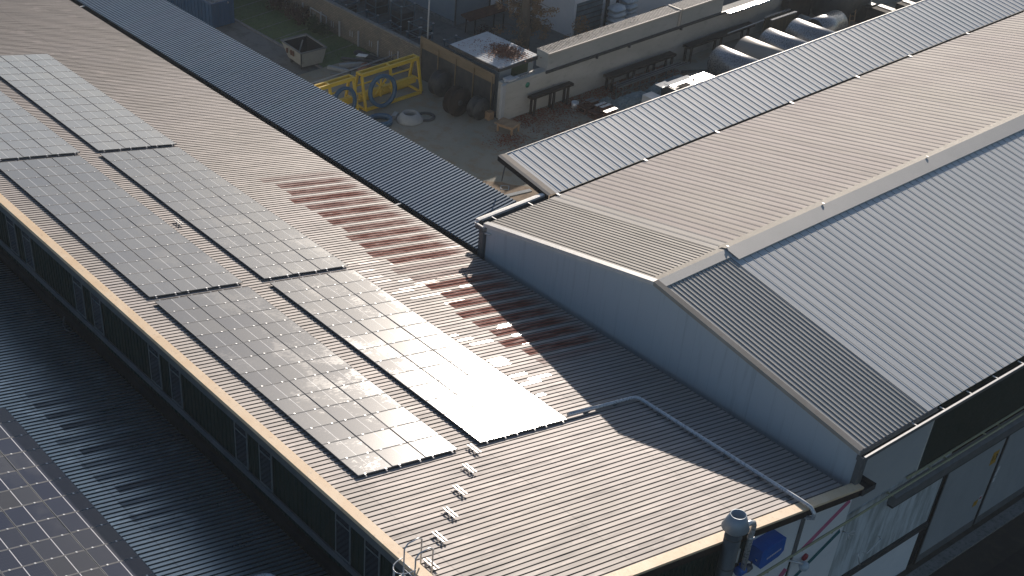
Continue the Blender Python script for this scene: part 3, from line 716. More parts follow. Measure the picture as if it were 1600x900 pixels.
ORD = ['nearest','second','third','fourth','fifth','sixth','seventh','eighth','ninth','tenth','eleventh','twelfth','thirteenth','farthest']
OR2 = ['first','second','third','fourth','fifth','sixth','seventh','eighth','ninth','tenth','eleventh','twelfth','thirteenth']
def place_array(x0, ytop, rows, zf, desc, short, cols=3):
    for r in range(rows):
        for c in range(cols):
            x = x0 - PX*(r+.5); s_ = (c+.5)*PY*ca
            y = ytop + s_; z = zf(y) + .125
            p = project((x, y, z))
            if not (-60 < p[0] < 1660 and -60 < p[1] < 960): continue
            o = proto if first[0] else copy_tree(proto)
            first[0] = False
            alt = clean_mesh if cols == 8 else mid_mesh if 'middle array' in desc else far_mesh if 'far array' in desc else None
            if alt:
                for ch in o.children:
                    if ch.name.startswith('glass'): ch.data = alt
            o.location = (x, y, z)
            jx = random.uniform(-.004, .004); jy = random.uniform(-.004, .004)
            o.rotation_euler = (ang-R(.6)+jx, jy, 0)
            side = {3: ['left','middle','right']}.get(cols, ['first','second','third','fourth','fifth','sixth','seventh','eighth','ninth','tenth'])[c]
            o['label'] = 'solar panel, %s row, %s column of %s' % (ORD[min(r, 13)], side, desc)
            if cols == 8: o['label'] = 'lower roof solar panel, %s row from far end, %s column from right' % (OR2[rows-1-r], OR2[cols-1-c])
            o['group'] = 'solar panels of ' + desc
XN, XM, XF = -30.98, -46.48, -63.12
arrays = [(XN, -18.86, 13, 'the near array beside the beige fascia'), (XN, -12.72, 13, 'the glaring near array'),
          (XM, -18.86, 14, 'the middle array beside the beige fascia'), (XM, -12.72, 14, 'the middle array in the right strip'),
          (XF, -18.60, 14, 'the far array cut by the left edge'), (XF, -12.55, 14, 'the far array in the right strip')]
random.seed(11)
for a in arrays: place_array(a[0], a[1], a[2], zA, a[3], '')
yB = -26.62 - 8*PY*ca
# numbered from the roof edge side: column order runs up the slope
place_array(-34.3+PX*3, yB, 13, zB, 'the lower roof array in shade', '', 8)
# mounting rails under every array
def rails(x0, x1, ytop, zf, desc, cols=3):
    for c in range(cols):
        for k_, s_ in enumerate((-.52, .50)):
            y = ytop + ((c+.5)*PY + s_)*ca; z = zf(y)+.045
            o = lone('mounting_rail', MB().box(x1-.12, x0+.10, y-.025, y+.025, z, z+.04), M['rail_white'],
                     'aluminium mounting rail under %s, %s from the window wall' % (desc.replace('the ', '', 1), ['first','second','third','fourth','fifth','sixth'][(c*2+k_) % 6]), 'rail', 'mounting rails under the solar arrays')
for a in arrays:
    rails(a[0], a[0]-PX*a[2], a[1], zA, a[3])
# lower array rails (one side visible)
for c in range(7, 8):
    for k_, s_ in enumerate((-.5, .5)):
        y = yB + ((c+.5)*PY + s_)*ca; z = zB(y)+.045
        lone('mounting_rail', MB().box(-45.95, -30.6, y-.025, y+.025, z, z+.04), M['rail_white'], 'aluminium mounting rail under lower roof array, %s line from its open edge' % ['second','first'][k_], 'rail', 'mounting rails under the solar arrays')

# ================================================================== ROOF FITTINGS
def roof_step():
    t_ = thing('roof_step', 'x', 'roof step')
    for s_ in (-.08, .08):
        q = MB(); q.box(-.33, .33, s_-.03, s_+.03, .066, .10); q.build('tread_bar', M['white_metal'], t_)
    for s_ in (-.2, .2):
        q = MB(); q.box(s_-.025, s_+.025, -.12, .12, .052, .064); q.bar((s_, 0, -.01), (s_, 0, .055), .04, .04); q.build('step_bracket', M['white_metal'], t_)
    return t_
st0 = roof_step(); used = False
steps = [(-30.75,-13.28,'tall white roof step touching the glaring array, topmost of the row'), (-29.7,-14.44,'white roof step second down from the solar arrays'),
         (-28.67,-15.81,'white roof step third down from the solar arrays'), (-27.67,-17.14,'white roof step third up from the ladder cage'),
         (-26.65,-18.52,'white roof step second up from the ladder cage'), (-25.52,-19.85,'white roof step right beside the ladder cage'),
         (-53.41,-13.28,'white roof step alone between two middle solar arrays'), (-30.35,-22.3,'dim roof step on the lower shaded roof')]
for i, (x, y, lb) in enumerate(steps):
    o = st0 if i == 0 else copy_tree(st0)
    z = zA(y) if y > -20.3 else zB(y)
    o.location = (x, y, z+.03); o.rotation_euler = (ang, 0, 0); o['label'] = lb; o['group'] = 'roof steps'
# conduit: from the array along the ribs, then down the roof to the verge
def zz(y, h=.16): return zA(y)+h
pts = [(-31.2,-7.55,zz(-7.55)), (-31.2,-3.65,zz(-3.65)), (-31.15,-3.42,zz(-3.45)), (-30.95,-3.3,zz(-3.33)), (-30.7,-3.28,zz(-3.28)), (-22.3,-3.1,zz(-3.1)+.02), (-21.9,-3.09,zz(-3.1)-.02), (-21.7,-3.08,zz(-3.1)-.2), (-21.7,-3.07,zz(-3.1)-.45), (-21.9,-3.06,zz(-3.1)-.6), (-22.3,-3.06,zz(-3.1)-.62)]
cdt = thing('cable_conduit', 'thick galvanised conduit crossing the roof and bending over its front edge', 'conduit', (-31.2, -7.5, 1.6))
mb = MB(); mb.tube(pts, .085, 12); mb.build('conduit_tube', M['galv'], cdt)
for (x, y) in [(-31.2,-6.4),(-31.2,-4.6),(-29.8,-3.27),(-28.0,-3.23),(-26.2,-3.19),(-24.4,-3.15),(-22.9,-3.12)]:
    q = MB(); q.box(x-.06, x+.06, y-.16, y+.16, zA(y)+.03, zA(y)+.09); q.build('conduit_foot', M['midmetal'], cdt)
# conduit on the lower roof at the picture's bottom edge
pts = [(-31.25,-27.5,zB(-27.5)+.25), (-31.25,-23.1,zB(-23.1)+.25), (-31.15,-22.85,zB(-22.85)+.24), (-30.9,-22.75,zB(-22.75)+.22), (-27.0,-22.7,zB(-22.7)+.2)]
lone('cable_conduit', MB().tube(pts, .085, 12), M['galv'], 'bent conduit on the dark lower roof at the bottom edge', 'conduit')
lone('rope_hook', MB().tube([(-51.9,-20.75,1.0),(-51.7,-20.95,.72),(-51.4,-21.0,.62),(-51.1,-20.95,.66)], .03, 8), M['midmetal'], 'curved grey hook at the foot of the window wall', 'hook')

# caged ladder
lad = thing('caged_ladder', 'steel ladder with hooped cage rising above the beige fascia', 'ladder', (-25.3, -20.95, .6))
for sx in (-25.65, -25.05):
    mb = MB(); mb.tube([(sx,-20.95,.7),(sx,-20.95,5.55),(sx,-20.8,5.72),(sx,-20.35,5.72),(sx,-20.2,5.6),(sx,-20.2,4.45)], .028, 8); mb.build('stile', M['galv'], lad)
for i in range(15):
    z = 1.0+i*.28
    mb = MB(); mb.tube([(-25.65,-20.95,z),(-25.05,-20.95,z)], .016, 6); mb.build('rung', M['galv'], lad)
for z in (3.3, 4.3, 5.1):
    c = [(-25.35+.36*math.cos(a), -20.97-.62*abs(math.sin(a))**.8 if True else 0, z) for a in [PI*i/14 for i in range(15)]]
    mb = MB(); mb.tube(c, .022, 6); mb.build('hoop', M['galv'], lad)
for a in (PI*.25, PI*.5, PI*.75):
    mb = MB(); x_, y_ = -25.35+.36*math.cos(a), -20.97-.62*abs(math.sin(a))**.8
    mb.tube([(x_, y_, 3.2), (x_, y_, 5.15)], .015, 6); mb.build('cage_bar', M['galv'], lad)

# flue
fl = thing('chimney_flue', 'tall grey metal flue with a conical cowl rising past the roof verge', 'flue', (-21.75, -8.25, G))
FX, FY = -21.75, -8.2
mb = MB(); mb.tube([(FX, FY, G), (FX, FY, 2.55)], .32, 24); mb.build('flue_pipe', M['flue'], fl)
for z in (2.1, .6, -1.2):
    mb = MB(); mb.tube([(FX, FY, z), (FX, FY, z+.06)], .333, 24); mb.build('pipe_collar', M['flue'], fl)
mb = MB(); mb.lathe([(.35,2.42),(.52,2.60),(.30,3.22),(.27,3.22),(.27,2.6),(.0,2.6)], (FX, FY, 0), 28); mb.build('cowl', M['cowl'], fl)
el = thing('elbow_pipe', 'thin silver elbow pipe beside the flue cowl, leading down to the blue burner', 'pipe', (-21.85, -7.0, -.9))
mb = MB(); mb.tube([(-21.75,-7.75,2.35),(-21.75,-7.3,2.33),(-21.76,-7.08,2.2),(-21.78,-6.98,2.0),(-21.8,-6.95,1.5),(-21.9,-6.75,-.6)], .115, 14); mb.build('pipe_run', M['galv'], el)
mb = MB(); mb.tube([(-21.8,-6.94,1.30),(-21.81,-6.94,1.38)], .135, 14); mb.build('pipe_collar', M['galv'], el)
bn = thing('burner_valve', 'small blue and grey valve assembly hanging below the elbow pipe', 'valve', (-22.0, -6.5, -1.0))
mb = MB(); mb.lathe([(0,-.2),(.2,-.2),(.24,-.1),(.24,.12),(.15,.2),(0,.2)], (-22.0,-6.75,-.62), 18, 'y'); mb.build('blue_body', M['blue_box'], bn)
mb = MB(); mb.lathe([(0,-.22),(.14,-.22),(.17,0),(.14,.24),(0,.24)], (-22.0,-6.35,-.80), 14, 'y'); mb.tube([(-22.0,-6.3,-.8),(-22.0,-6.1,-.72),(-22.1,-5.9,-.7)], .035, 8); mb.build('grey_body', M['midmetal'], bn)
mb = MB(); mb.tube([(-22.1,-6.35,-1.0),(-22.25,-6.4,-2.0),(-22.3,-6.4,-4.5)], .03, 8); mb.build('down_tube', M['yellow_pipe'], bn)
mb = MB(); mb.box(-22.36,-22.1,-7.15,-6.9,-.3,.5); mb.build('meter_case', M['white_metal'], bn)
mb = MB()
for i in range(6):
    a = i*1.1; mb.tube([(-22.2,-7.3+.12*i,.2-.15*i),(-22.05,-7.2+.13*i,-.1-.1*i),(-22.15,-6.9,-.5)], .03, 6)
mb.build('hoses', M['dark'], bn)
bb = thing('burner_cabinet', 'bright blue metal cabinet hung on the white end wall under the verge', 'cabinet', (-22.1, -5.2, -.8))
mb = MB(); mb.prism([(-5.95,.10),(-4.55,.10),(-4.50,-.62),(-4.72,-.80),(-5.80,-.92),(-5.95,-.75)], -22.39, -21.72, 'x'); mb.build('cabinet_body', M['blue_box'], bb)
# faint white lettering line on its face (illegible in the photo)
mb = MB()
for i in range(9):
    y = -5.55+i*.095; z = -.50+i*.012
    mb.box(-21.719, -21.712, y, y+.06, z-.045, z+.045)
mb.build('lettering', M['sign_white'], bb)
mb = MB(); mb.box(-21.95,-21.87,-5.965,-5.952,-.52,-.44); mb.build('latch', M['rail_white'], bb)
lone('wall_hook_rod', MB().tube([(-22.3,-8.9,-.1),(-22.0,-9.3,-.35),(-21.9,-9.8,.05)], .02, 6), M['rail_white'], 'short pale rod fixed left of the flue under the verge', 'rod')
# lamp and bell on the wall
lp = thing('wall_lamp', 'grey wall lamp with a clear round globe by the yellow pipe', 'lamp', (-22.2, -2.2, -3.1))
mb = MB(); mb.tube([(-22.4,-2.75,-2.65),(-22.1,-2.5,-2.7),(-22.0,-2.25,-2.85)], .045, 8); mb.build('lamp_arm', M['rail_white'], lp)
mb = MB(); mb.lathe([(0,-.24),(.16,-.20),(.22,-.05),(.20,.08),(.10,.18),(0,.2)], (-22.0,-2.12,-3.0), 18); mb.build('lamp_globe', M['plast'], lp)
mb = MB(); mb.lathe([(0,-.03),(.17,-.03),(.17,.06),(.1,.10),(0,.10)], (-22.37,-1.60,-3.08), 20, 'x'); o = lone('alarm_bell', mb, M['red'], 'round dark red alarm bell on the white end wall', 'bell')
mb = MB()
for i in range(7):
    a = random.uniform(0, 2*PI); mb.tube([(-22.2,1.0,-3.0),(-22.05,1.0+.28*math.cos(a),-3.0+.26*math.sin(a))], .014, 5)
mb.tube([(-22.45,1.0,-3.05),(-22.15,1.0,-3.0)], .035, 8)
lone('tap_fitting', mb, M['rail_white'], 'spiky pale metal fitting where the teal stripe meets the pipe', 'fitting')
mb = MB(); mb.tube([(-22.5,3.5,-5.75),(-22.35,3.55,-5.7),(-22.35,4.4,-5.3),(-22.5,4.45,-5.25)], .03, 6); mb.tube([(-22.5,3.1,-5.6),(-22.38,3.3,-6.3)], .03, 6)
lone('grab_bar', mb, M['rail_white'], 'pale bent grab bar on the streaked lower wall', 'grab bar')

# ================================================================== YARD: walls and sheds
YW = 26.1
bw = thing('brick_wall', 'long brown brick yard wall with pale posts beside the lawn', 'wall', (-110, YW, G))
mb = MB(); mb.box(-150, -82.1, YW, YW+.25, G, -7.22); mb.build('brickwork', M['brick'], bw)
mb = MB(); mb.box(-150, -82.1, YW-.05, YW+.32, -7.22, -7.12); mb.build('coping', M['kerb'], bw)
for i in range(9):
    x = -84.8 - i*2.75
    mb = MB(); mb.box(x-.06, x+.06, YW-.12, YW-.01, G, G+1.35); mb.build('post', M['post'], bw)
    mb = MB()
    for dx in (.95, 1.25): mb.box(x-dx-.03, x-dx+.03, YW-.05, YW-.005, G+.5, G+1.0)
    mb.build('wall_tie', M['post'], bw)
tf = thing('timber_screen', 'tall brown timber screen wall closing the yard behind the yellow frames', 'fence', (-77, YW, G))
mb = MB(); mb.add([(-82.05,YW,G),(-73.1,YW,G),(-73.1,YW,-7.1),(-82.05,YW,-7.1),(-82.05,YW+.1,G),(-73.1,YW+.1,G),(-73.1,YW+.1,-7.1),(-82.05,YW+.1,-7.1)], [(0,1,2,3),(7,6,5,4),(3,2,6,7),(0,3,7,4),(1,5,6,2)])
mb.build('lower_boards', M['dkmetal'], tf)
mb = MB(); mb.prism([(-82.05,-7.1),(-73.1,-7.1),(-73.1,-6.35),(-82.05,-6.15)], YW-.04, YW+.06, 'y'); mb.build('upper_boards', M['woodfence'], tf)
for i in range(5):
    x = -81.9+i*2.15
    mb = MB(); mb.box(x, x+.09, YW-.12, YW-.045, G, -6.6); mb.build('post', M['woodfence'], tf)
rw = thing('rendered_yard_wall', 'long stained white wall along the yard with a narrow corrugated roofed shed on top', 'wall', (-72.2, 60, G))
mb = MB(); mb.box(-72.6, -71.8, YW, 110, G, -6.72); mb.build('lower_wall', M['white_wall'], rw)
mb = MB(); mb.box(-71.78, -71.66, 30.2, 110, -6.9, -6.7); mb.build('ledge', M['dkmetal'], rw)
def box_tier(y0, y1, z1):
    q = MB(); q.box(-73.1, -71.86, y0, y1, -6.72, z1-.05); q.build('upper_wall', M['white_wall2'], rw)
    q = MB(); rib_sheet(q, 'x', y0-.05, y1, -73.15, -71.8, lambda x: z1-.02*(x+73), [(0,0),(.07,0),(.10,.04),(.17,.04)], .2, .8, .003); q.open_build('shed_roof', M['asb'], rw)
    q = MB(); q.box(-71.82, -71.72, y0-.05, y1, z1-.06, z1+.05); q.build('eaves_trim', M['asb'], rw)
box_tier(30.4, 44.9, -5.4); box_tier(45.3, 50.3, -5.38)
mb = MB(); mb.box(-73.15, -71.75, 44.9, 45.1, -6.7, -5.30); mb.build('party_upstand', M['asb'], rw)
for yy in (35.6, 39.2, 45.2):
    mb = MB(); mb.box(-71.8, -71.6, yy, yy+.12, -7.05, -6.72); mb.build('ledge_bracket', M['dkmetal'], rw)
lone('lit_ledge_strip', MB().box(-71.62, -71.15, 50.5, 55.6, -6.9, -6.7), M['bright'], 'bright steel strip added for the sunlit ledge high on the white wall', 'beam')  # reflective bar added to stand for the sunlit wall ledge
q = MB(); q.lathe([(.0,.0),(.22,.0),(.22,.01),(.15,.01),(.15,.02),(0,.02)], (-71.79, 28.4, -7.35), 20, 'x'); lone('round_sign', q, M['sign_green'], 'small round green sign near the corner of the white wall', 'sign')

sh = thing('yard_shed', 'small blue grey shed with leaf strewn white metal roof at the wall corner', 'shed', (-75.8, 28.4, G))
mb = MB(); rib_sheet(mb, 'y', -78.9, -73.0, 26.45, 30.35, lambda y: -5.95+.03*(y-26.4), [(0,0),(.12,0),(.14,.03),(.2,.03)], .25, 1.2, .002); mb.open_build('roof', M['shedroof'], sh)
mb = MB(); mb.box(-78.9, -73.0, 26.38, 26.44, -6.2, -5.93); mb.box(-73.0, -72.94, 26.38, 30.35, -6.2, -5.9); mb.build('roof_edge', M['dkmetal'], sh)
mb = MB(); mb.box(-78.6, -73.2, 26.75, 30.2, G, -6.0); mb.build('wall', M['bluewall'], sh)
mb = MB(); mb.box(-73.19, -73.15, 27.9, 29.6, -7.6, -6.25); mb.build('doorway', M['leaf_green'], sh)
mb = MB(); mb.box(-72.6, -71.9, 26.5, 27.3, -6.69, -6.55); mb.build('ledge_block', M['shedroof'], sh)
for yy, mm in ((26.35, 'galv'), (28.0, 'bright')):
    lone('wall_top_batten', MB().box(-72.3, -72.05, yy, yy+1.35, -6.70, -6.60), M[mm], 'pale batten lying on the wall top, %s' % ('at its corner' if mm == 'galv' else 'bright below the shed doorway'), 'batten')

# halls behind
hk = thing('storage_hall', 'tall blue grey hall behind the racks with a rail along its foot', 'factory hall', (-98, 44, G))
mb = MB(); mb.box(-130, -88.8, 35.6, 70, G, .3); mb.build('wall', M['bluewall'], hk)
mb = MB(); mb.box(-130.3, -88.5, 35.3, 70.3, .3, .5); mb.build('roof', M['midmetal'], hk)
mb = MB(); mb.box(-130, -88.6, 35.35, 35.58, G, G+.35); mb.build('plinth', M['kerb'], hk)
mb = MB(); mb.tube([(-88.7, 35.5, G), (-88.7, 35.5, .2)], .08, 8); mb.build('downpipe', M['midmetal'], hk)
d_ = MB(); d_.box(-88.79, -88.72, 39.6, 40.9, G, G+2.3); do = d_.build('door', M['white_panel'], hk)
d_ = MB(); d_.box(-88.79, -88.70, 39.45, 39.6, G, G+2.45); d_.box(-88.79, -88.70, 40.9, 41.05, G, G+2.45); d_.box(-88.79,-88.70,39.6,40.9,G+2.3,G+2.45); d_.build('door_frame', M['dkmetal'], do)
hl = thing('annex_hall', 'pale grey hall with a dark gated doorway behind the tree', 'factory hall', (-86, 55, G))
mb = MB(); mb.box(-88.78, -80.6, 41.8, 70, G, -3.4); mb.build('wall', M['white_panel'], hl)
mb = MB(); mb.box(-88.78, -80.3, 41.5, 70.2, -3.4, -3.2); mb.build('roof', M['midmetal'], hl)
d_ = MB(); d_.box(-80.59, -80.54, 42.1, 45.2, G, G+2.9); do = d_.build('gate', M['stillage'], hl)
d_ = MB()
for i in range(6): d_.bar((-80.5, 42.1, G+.4+i*.45), (-80.5, 45.2, G+.4+i*.45), .05, .05)
d_.build('gate_bar', M['dkmetal'], do)
mb = MB(); mb.box(-80.6, -80.35, 45.6, 45.85, G, -3.45); mb.box(-80.6,-80.40,46.9,47.05,G,-3.45); mb.build('pilaster', M['dkmetal'], hl)

# street lamp post, second pole
lone('lamp_post', MB().tube([(-81.8, 26.6, G), (-81.8, 26.6, 3.0)], .075, 10, True, .05), M['post'], 'slender pale lamp post rising behind the timber screen', 'post')
# stillages
def stillage(x, y, z, w_, d_, h, lb, rot=0):
    q = MB()
    for sx in (-w_/2, w_/2):
        for sy in (-d_/2, d_/2): q.bar((sx, sy, 0), (sx, sy, h), .09, .09)
    for zz_ in (.15, h*.5, h-.05):
        for s_ in (-1, 1):
            q.bar((-w_/2, s_*d_/2, zz_), (w_/2, s_*d_/2, zz_), .07, .07); q.bar((s_*w_/2, -d_/2, zz_), (s_*w_/2, d_/2, zz_), .07, .07)
    for s_ in (-1, 1): q.bar((-w_/2, s_*d_/2, .15), (w_/2, s_*d_/2, h*.5), .04, .04)
    t_ = thing('stillage', lb, 'steel stillage', (0,0,0), 'steel stillages behind the brick wall')
    q.build('cage', M['stillage'], t_)
    q = MB(); q.box(-w_/2+.06, w_/2-.06, -d_/2+.06, d_/2-.06, .16, h*random.uniform(.45, .8)); q.build('load', M['dkmetal'], t_)
    q = MB()
    for sx in (-w_/2, w_/2):
        for sy in (-d_/2, d_/2): q.box(sx-.08, sx+.08, sy-.08, sy+.08, h, h+.05)
    q.build('corner_cup', M['post'], t_)
    t_.location = (x, y, z); t_.rotation_euler = (0, 0, rot); return t_
random.seed(21)
spots = [(-91.0,31.4,2.4,'tall stillage with pale corner cups left of the lamp post'), (-88.2,31.2,1.5,'low stillage with a pale rim just left of the lamp post'),
         (-95.3,31.9,1.8,'stillage topped by pale rims near the picture top behind the brick wall'), (-98.8,32.6,2.2,'farthest stillage behind the brick wall at the picture top'),
         (-93.0,28.9,1.3,'dark low stillage close behind the brick wall coping'), (-89.4,28.6,1.5,'dark stillage behind the brick wall near its right end'),
         (-86.2,29.4,1.7,'stillage behind the step between brick wall and timber screen'), (-83.9,31.6,1.2,'low stillage right of the lamp post in front of the shelf'),
         (-81.0,29.8,1.4,'stillage with a pale corner behind the timber screen'), (-96.9,29.6,1.2,'low dark stillage behind the brick wall above the shrubs')]
for (x, y, h, lb) in spots: stillage(x, y, G, 1.6, 1.4, h, lb, random.uniform(-.1, .1))
# brown slab on trestle
ss = thing('slab_on_trestles', 'rusty brown plate tilted on trestles below the storage hall', 'steel plate', (-86.4, 37.2, G))
mb = MB(); mb.bar((-86.7, 34.9, G+1.5), (-85.9, 38.6, G+1.9), 1.6, .12); mb.build('plate', M['rustsolid'], ss)
for (x, y) in ((-87.0,35.3),(-85.8,35.3),(-86.6,38.2),(-85.4,38.2)):
    mb = MB(); mb.bar((x, y, G), (x, y, G+1.5), .08, .08); mb.build('leg', M['darkrust'], ss)
# sacks
def sack(x, y, z, n, lb):
    t_ = thing('sack_stack', lb, 'sacks', (x, y, z), 'stacks of wrapped sacks')
    for i in range(n):
        bm = bmesh.new(); bmesh.ops.create_cube(bm, size=1.0)
        bmesh.ops.scale(bm, vec=(1.3,1.3,.48), verts=bm.verts); bmesh.ops.bevel(bm, geom=bm.edges[:], offset=.16, segments=3, affect='EDGES')
        for v in bm.verts: v.co += Vector((random.uniform(-.05,.05), random.uniform(-.05,.05), random.uniform(-.04,.04)))
        me = bpy.data.meshes.new('sack'); bm.to_mesh(me); bm.free(); me.materials.append(M['plast'])
        for p_ in me.polygons: p_.use_smooth = True
        o = bpy.data.objects.new('sack', me); COL.objects.link(o); o.parent = t_; o.location = (random.uniform(-.06,.06), random.uniform(-.06,.06), .25+i*.46); o.rotation_euler = (0,0,random.uniform(-.1,.1))
sack(-79.2, 45.6, G, 5, 'front stack of pale wrapped sacks beside the annex pilaster'); sack(-80.0, 47.9, G, 5, 'tallest stack of pale wrapped sacks, behind the front one'); sack(-77.6, 44.2, G, 2, 'lowest stack of pale wrapped sacks by the shed roof')
lone('pallet_stack', MB().box(-78.6,-77.2,49.2,51.0,G,G+1.3), M['woodfence'], 'brown pallet stack behind the corrugated shed roof', 'pallets')

# ------------------------------------------------------------------ vegetation
def leaf_cloud(mb, c, r, n, s, squash=(1,1,1)):
    for _ in range(n):
        while True:
            p = Vector((random.uniform(-1,1), random.uniform(-1,1), random.uniform(-1,1)))
            if p.length < 1: break
        p = Vector((p.x*squash[0], p.y*squash[1], p.z*squash[2]))*r + Vector(c)
        a = Vector((random.gauss(0,1), random.gauss(0,1), random.gauss(0,1))).normalized(); b = a.orthogonal().normalized()
        q = s*random.uniform(.6, 1.4)
        mb.add([p-a*q, p+b*q*.6, p+a*q, p-b*q*.6], [(0,1,2,3)])
random.seed(5)
tr = thing('tree', 'thin trunked tree with drooping brown dead leaves behind the white wall', 'tree', (-80.8, 36.3, G))
mb = MB(); tpts = [(-80.8,36.3,G),(-80.75,36.35,G+2),(-80.85,36.3,G+4),(-80.7,36.25,G+6),(-80.8,36.3,G+8.2),(-80.75,36.4,G+11),(-80.8,36.3,G+13)]
mb.tube(tpts, .55, 12, True, .12); mb.build('trunk', M['bark'], tr)
br = MB(); lf = MB()
for i in range(84):
    z = G+1.8+i*.13; a = random.uniform(0, 2*PI); L_ = random.uniform(1.4, 3.3)*(1-.04*(z-G)); 
    s0 = Vector((-80.8,36.3,z)); e = s0+Vector((math.cos(a)*L_, math.sin(a)*L_, random.uniform(-.7,.7)))
    m_ = (s0+e)/2+Vector((0,0,random.uniform(.1,.4)))
    br.tube([s0, m_, e], .045, 5, True, .012)
    for k_ in range(5):
        f_ = random.uniform(.35, 1); q = s0.lerp(e, f_)+Vector((random.uniform(-.3,.3),random.uniform(-.3,.3),random.uniform(-.5,.1)))
        br.tube([s0.lerp(e, f_), q], .014, 4, True, .006)
        leaf_cloud(lf, q, random.uniform(.2,.5), random.randint(14, 52), .07, (1,1,.8))
br.build('limbs', M['bark'], tr); lf.build('crown', M['leaf_brown'], tr)
def shrub(x, y, rx, ry, rz, m, lb, n=900, s=.07):
    t_ = thing('shrub', lb, 'shrub', (x, y, G), 'shrubs along the yard walls')
    q = MB(); 
    for i in range(9):
        a = random.uniform(0, 2*PI); q.tube([(x, y, G), (x+rx*.7*math.cos(a), y+ry*.7*math.sin(a), G+rz*random.uniform(.7,1.5))], .025, 5, True, .008)
    q.build('stems', M['bark'], t_)
    q = MB()
    for i in range(10):
        leaf_cloud(q, (x+random.uniform(-rx,rx)*.7, y+random.uniform(-ry,ry)*.6, G+rz*random.uniform(.5,1.3)), random.uniform(.35,.6)*min(rx, ry, rz)*1.1, n//10, s)
    q.build('foliage', m, t_)
shrub(-101.5, 25.2, 2.0, .9, .9, M['leaf_dark'], 'dark reddish shrub at the top end of the brick wall', 1500)
shrub(-98.3, 25.2, 1.8, .9, .9, M['leaf_dark'], 'dark shrub in front of the white rail by the brick wall', 1500)
shrub(-95.0, 25.0, 1.9, .9, .8, M['leaf_green'], 'dark green shrub spreading onto the lawn by the brick wall', 1800)
shrub(-105.5, 25.3, 2.2, .8, 1.0, M['leaf_green'], 'farthest green shrub against the brick wall', 1500)
shrub(-78.2, 41.2, 2.2, 1.6, 1.3, M['leaf_brown'], 'brown leafed shrub below the annex wall', 2200)
shrub(-75.6, 36.6, 1.6, 1.6, 1.6, M['leaf_brown'], 'brown leafed shrub just behind the corrugated shed roof', 2000)
shrub(-79.4, 33.2, 1.6, 1.2, 1.2, M['leaf_green'], 'dark green shrub behind the white roofed shed', 1800)
shrub(-83.5, 34.6, 1.4, 1.0, 1.0, M['leaf_dark'], 'dark shrub left of the tree trunk', 1300)
lone('wall_rail', MB().bar((-97.2,25.9,G+1.35),(-94.8,25.9,G+1.25),.07,.07).bar((-97.2,25.9,G),(-97.2,25.9,G+1.35),.06,.06).bar((-94.8,25.9,G),(-94.8,25.9,G+1.25),.06,.06), M['post'], 'short white rail standing among the shrubs by the brick wall', 'rail')
# grass and litter
random.seed(8); mb = MB()
for _ in range(16000):
    x = random.uniform(-125, -89); y = random.uniform(21.0, 26.0); h = random.uniform(.04,.12); a = random.uniform(0, PI); dx, dy = .03*math.cos(a), .03*math.sin(a)
    mb.add([(x-dx,y-dy,G+.01),(x+dx,y+dy,G+.01),(x+random.uniform(-.04,.04),y+random.uniform(-.04,.04),G+h)], [(0,1,2)])
tag(mb.open_build('grass', M['grassblade']), 'short green grass of the lawn by the brick wall', 'grass', kind='stuff')
mb = MB()
def litter(n, fx, zf, s=.07):
    for _ in range(n):
        x, y = fx(); z = zf(x, y)+random.uniform(.005,.05); a = random.uniform(0, 2*PI); q = s*random.uniform(.5,1.3)
        mb.add([(x+q*math.cos(a+k_*PI/2), y+q*.7*math.sin(a+k_*PI/2), z+random.uniform(-.01,.03)) for k_ in range(4)], [(0,1,2,3)])
litter(5200, lambda: (lambda u: (-71.7+abs(random.gauss(0,1.5)), u))(random.uniform(26.6, 44)), lambda x, y: G)
litter(1500, lambda: (random.gauss(-66.5,.9), random.gauss(28.6,1.4)), lambda x, y: G)
litter(500, lambda: (random.gauss(-69,.7), random.gauss(24.2,.8)), lambda x, y: G)
tag(mb.open_build('fallen_leaves', M['litter']), 'reddish brown fallen leaves drifted along the foot of the white wall', 'leaves', kind='stuff')
mb = MB()
litter(1900, lambda: (random.gauss(-74.9,.75), random.gauss(28.9,.55)), lambda x, y: -5.86, .08)
litter(250, lambda: (random.uniform(-78.5,-73.3), random.uniform(26.7,30.2)), lambda x, y: -5.88, .06)
tag(mb.open_build('fallen_leaves', M['litter']), 'heap of red brown leaves on the white shed roof', 'leaves', kind='stuff')
mb = MB(); litter(420, lambda: (random.uniform(-73.1,-72.2), random.uniform(30.5,41)), lambda x, y: -5.37, .045)
tag(mb.open_build('fallen_leaves', M['leaf_dark']), 'dark leaf specks on the narrow corrugated roof', 'leaves', kind='stuff')

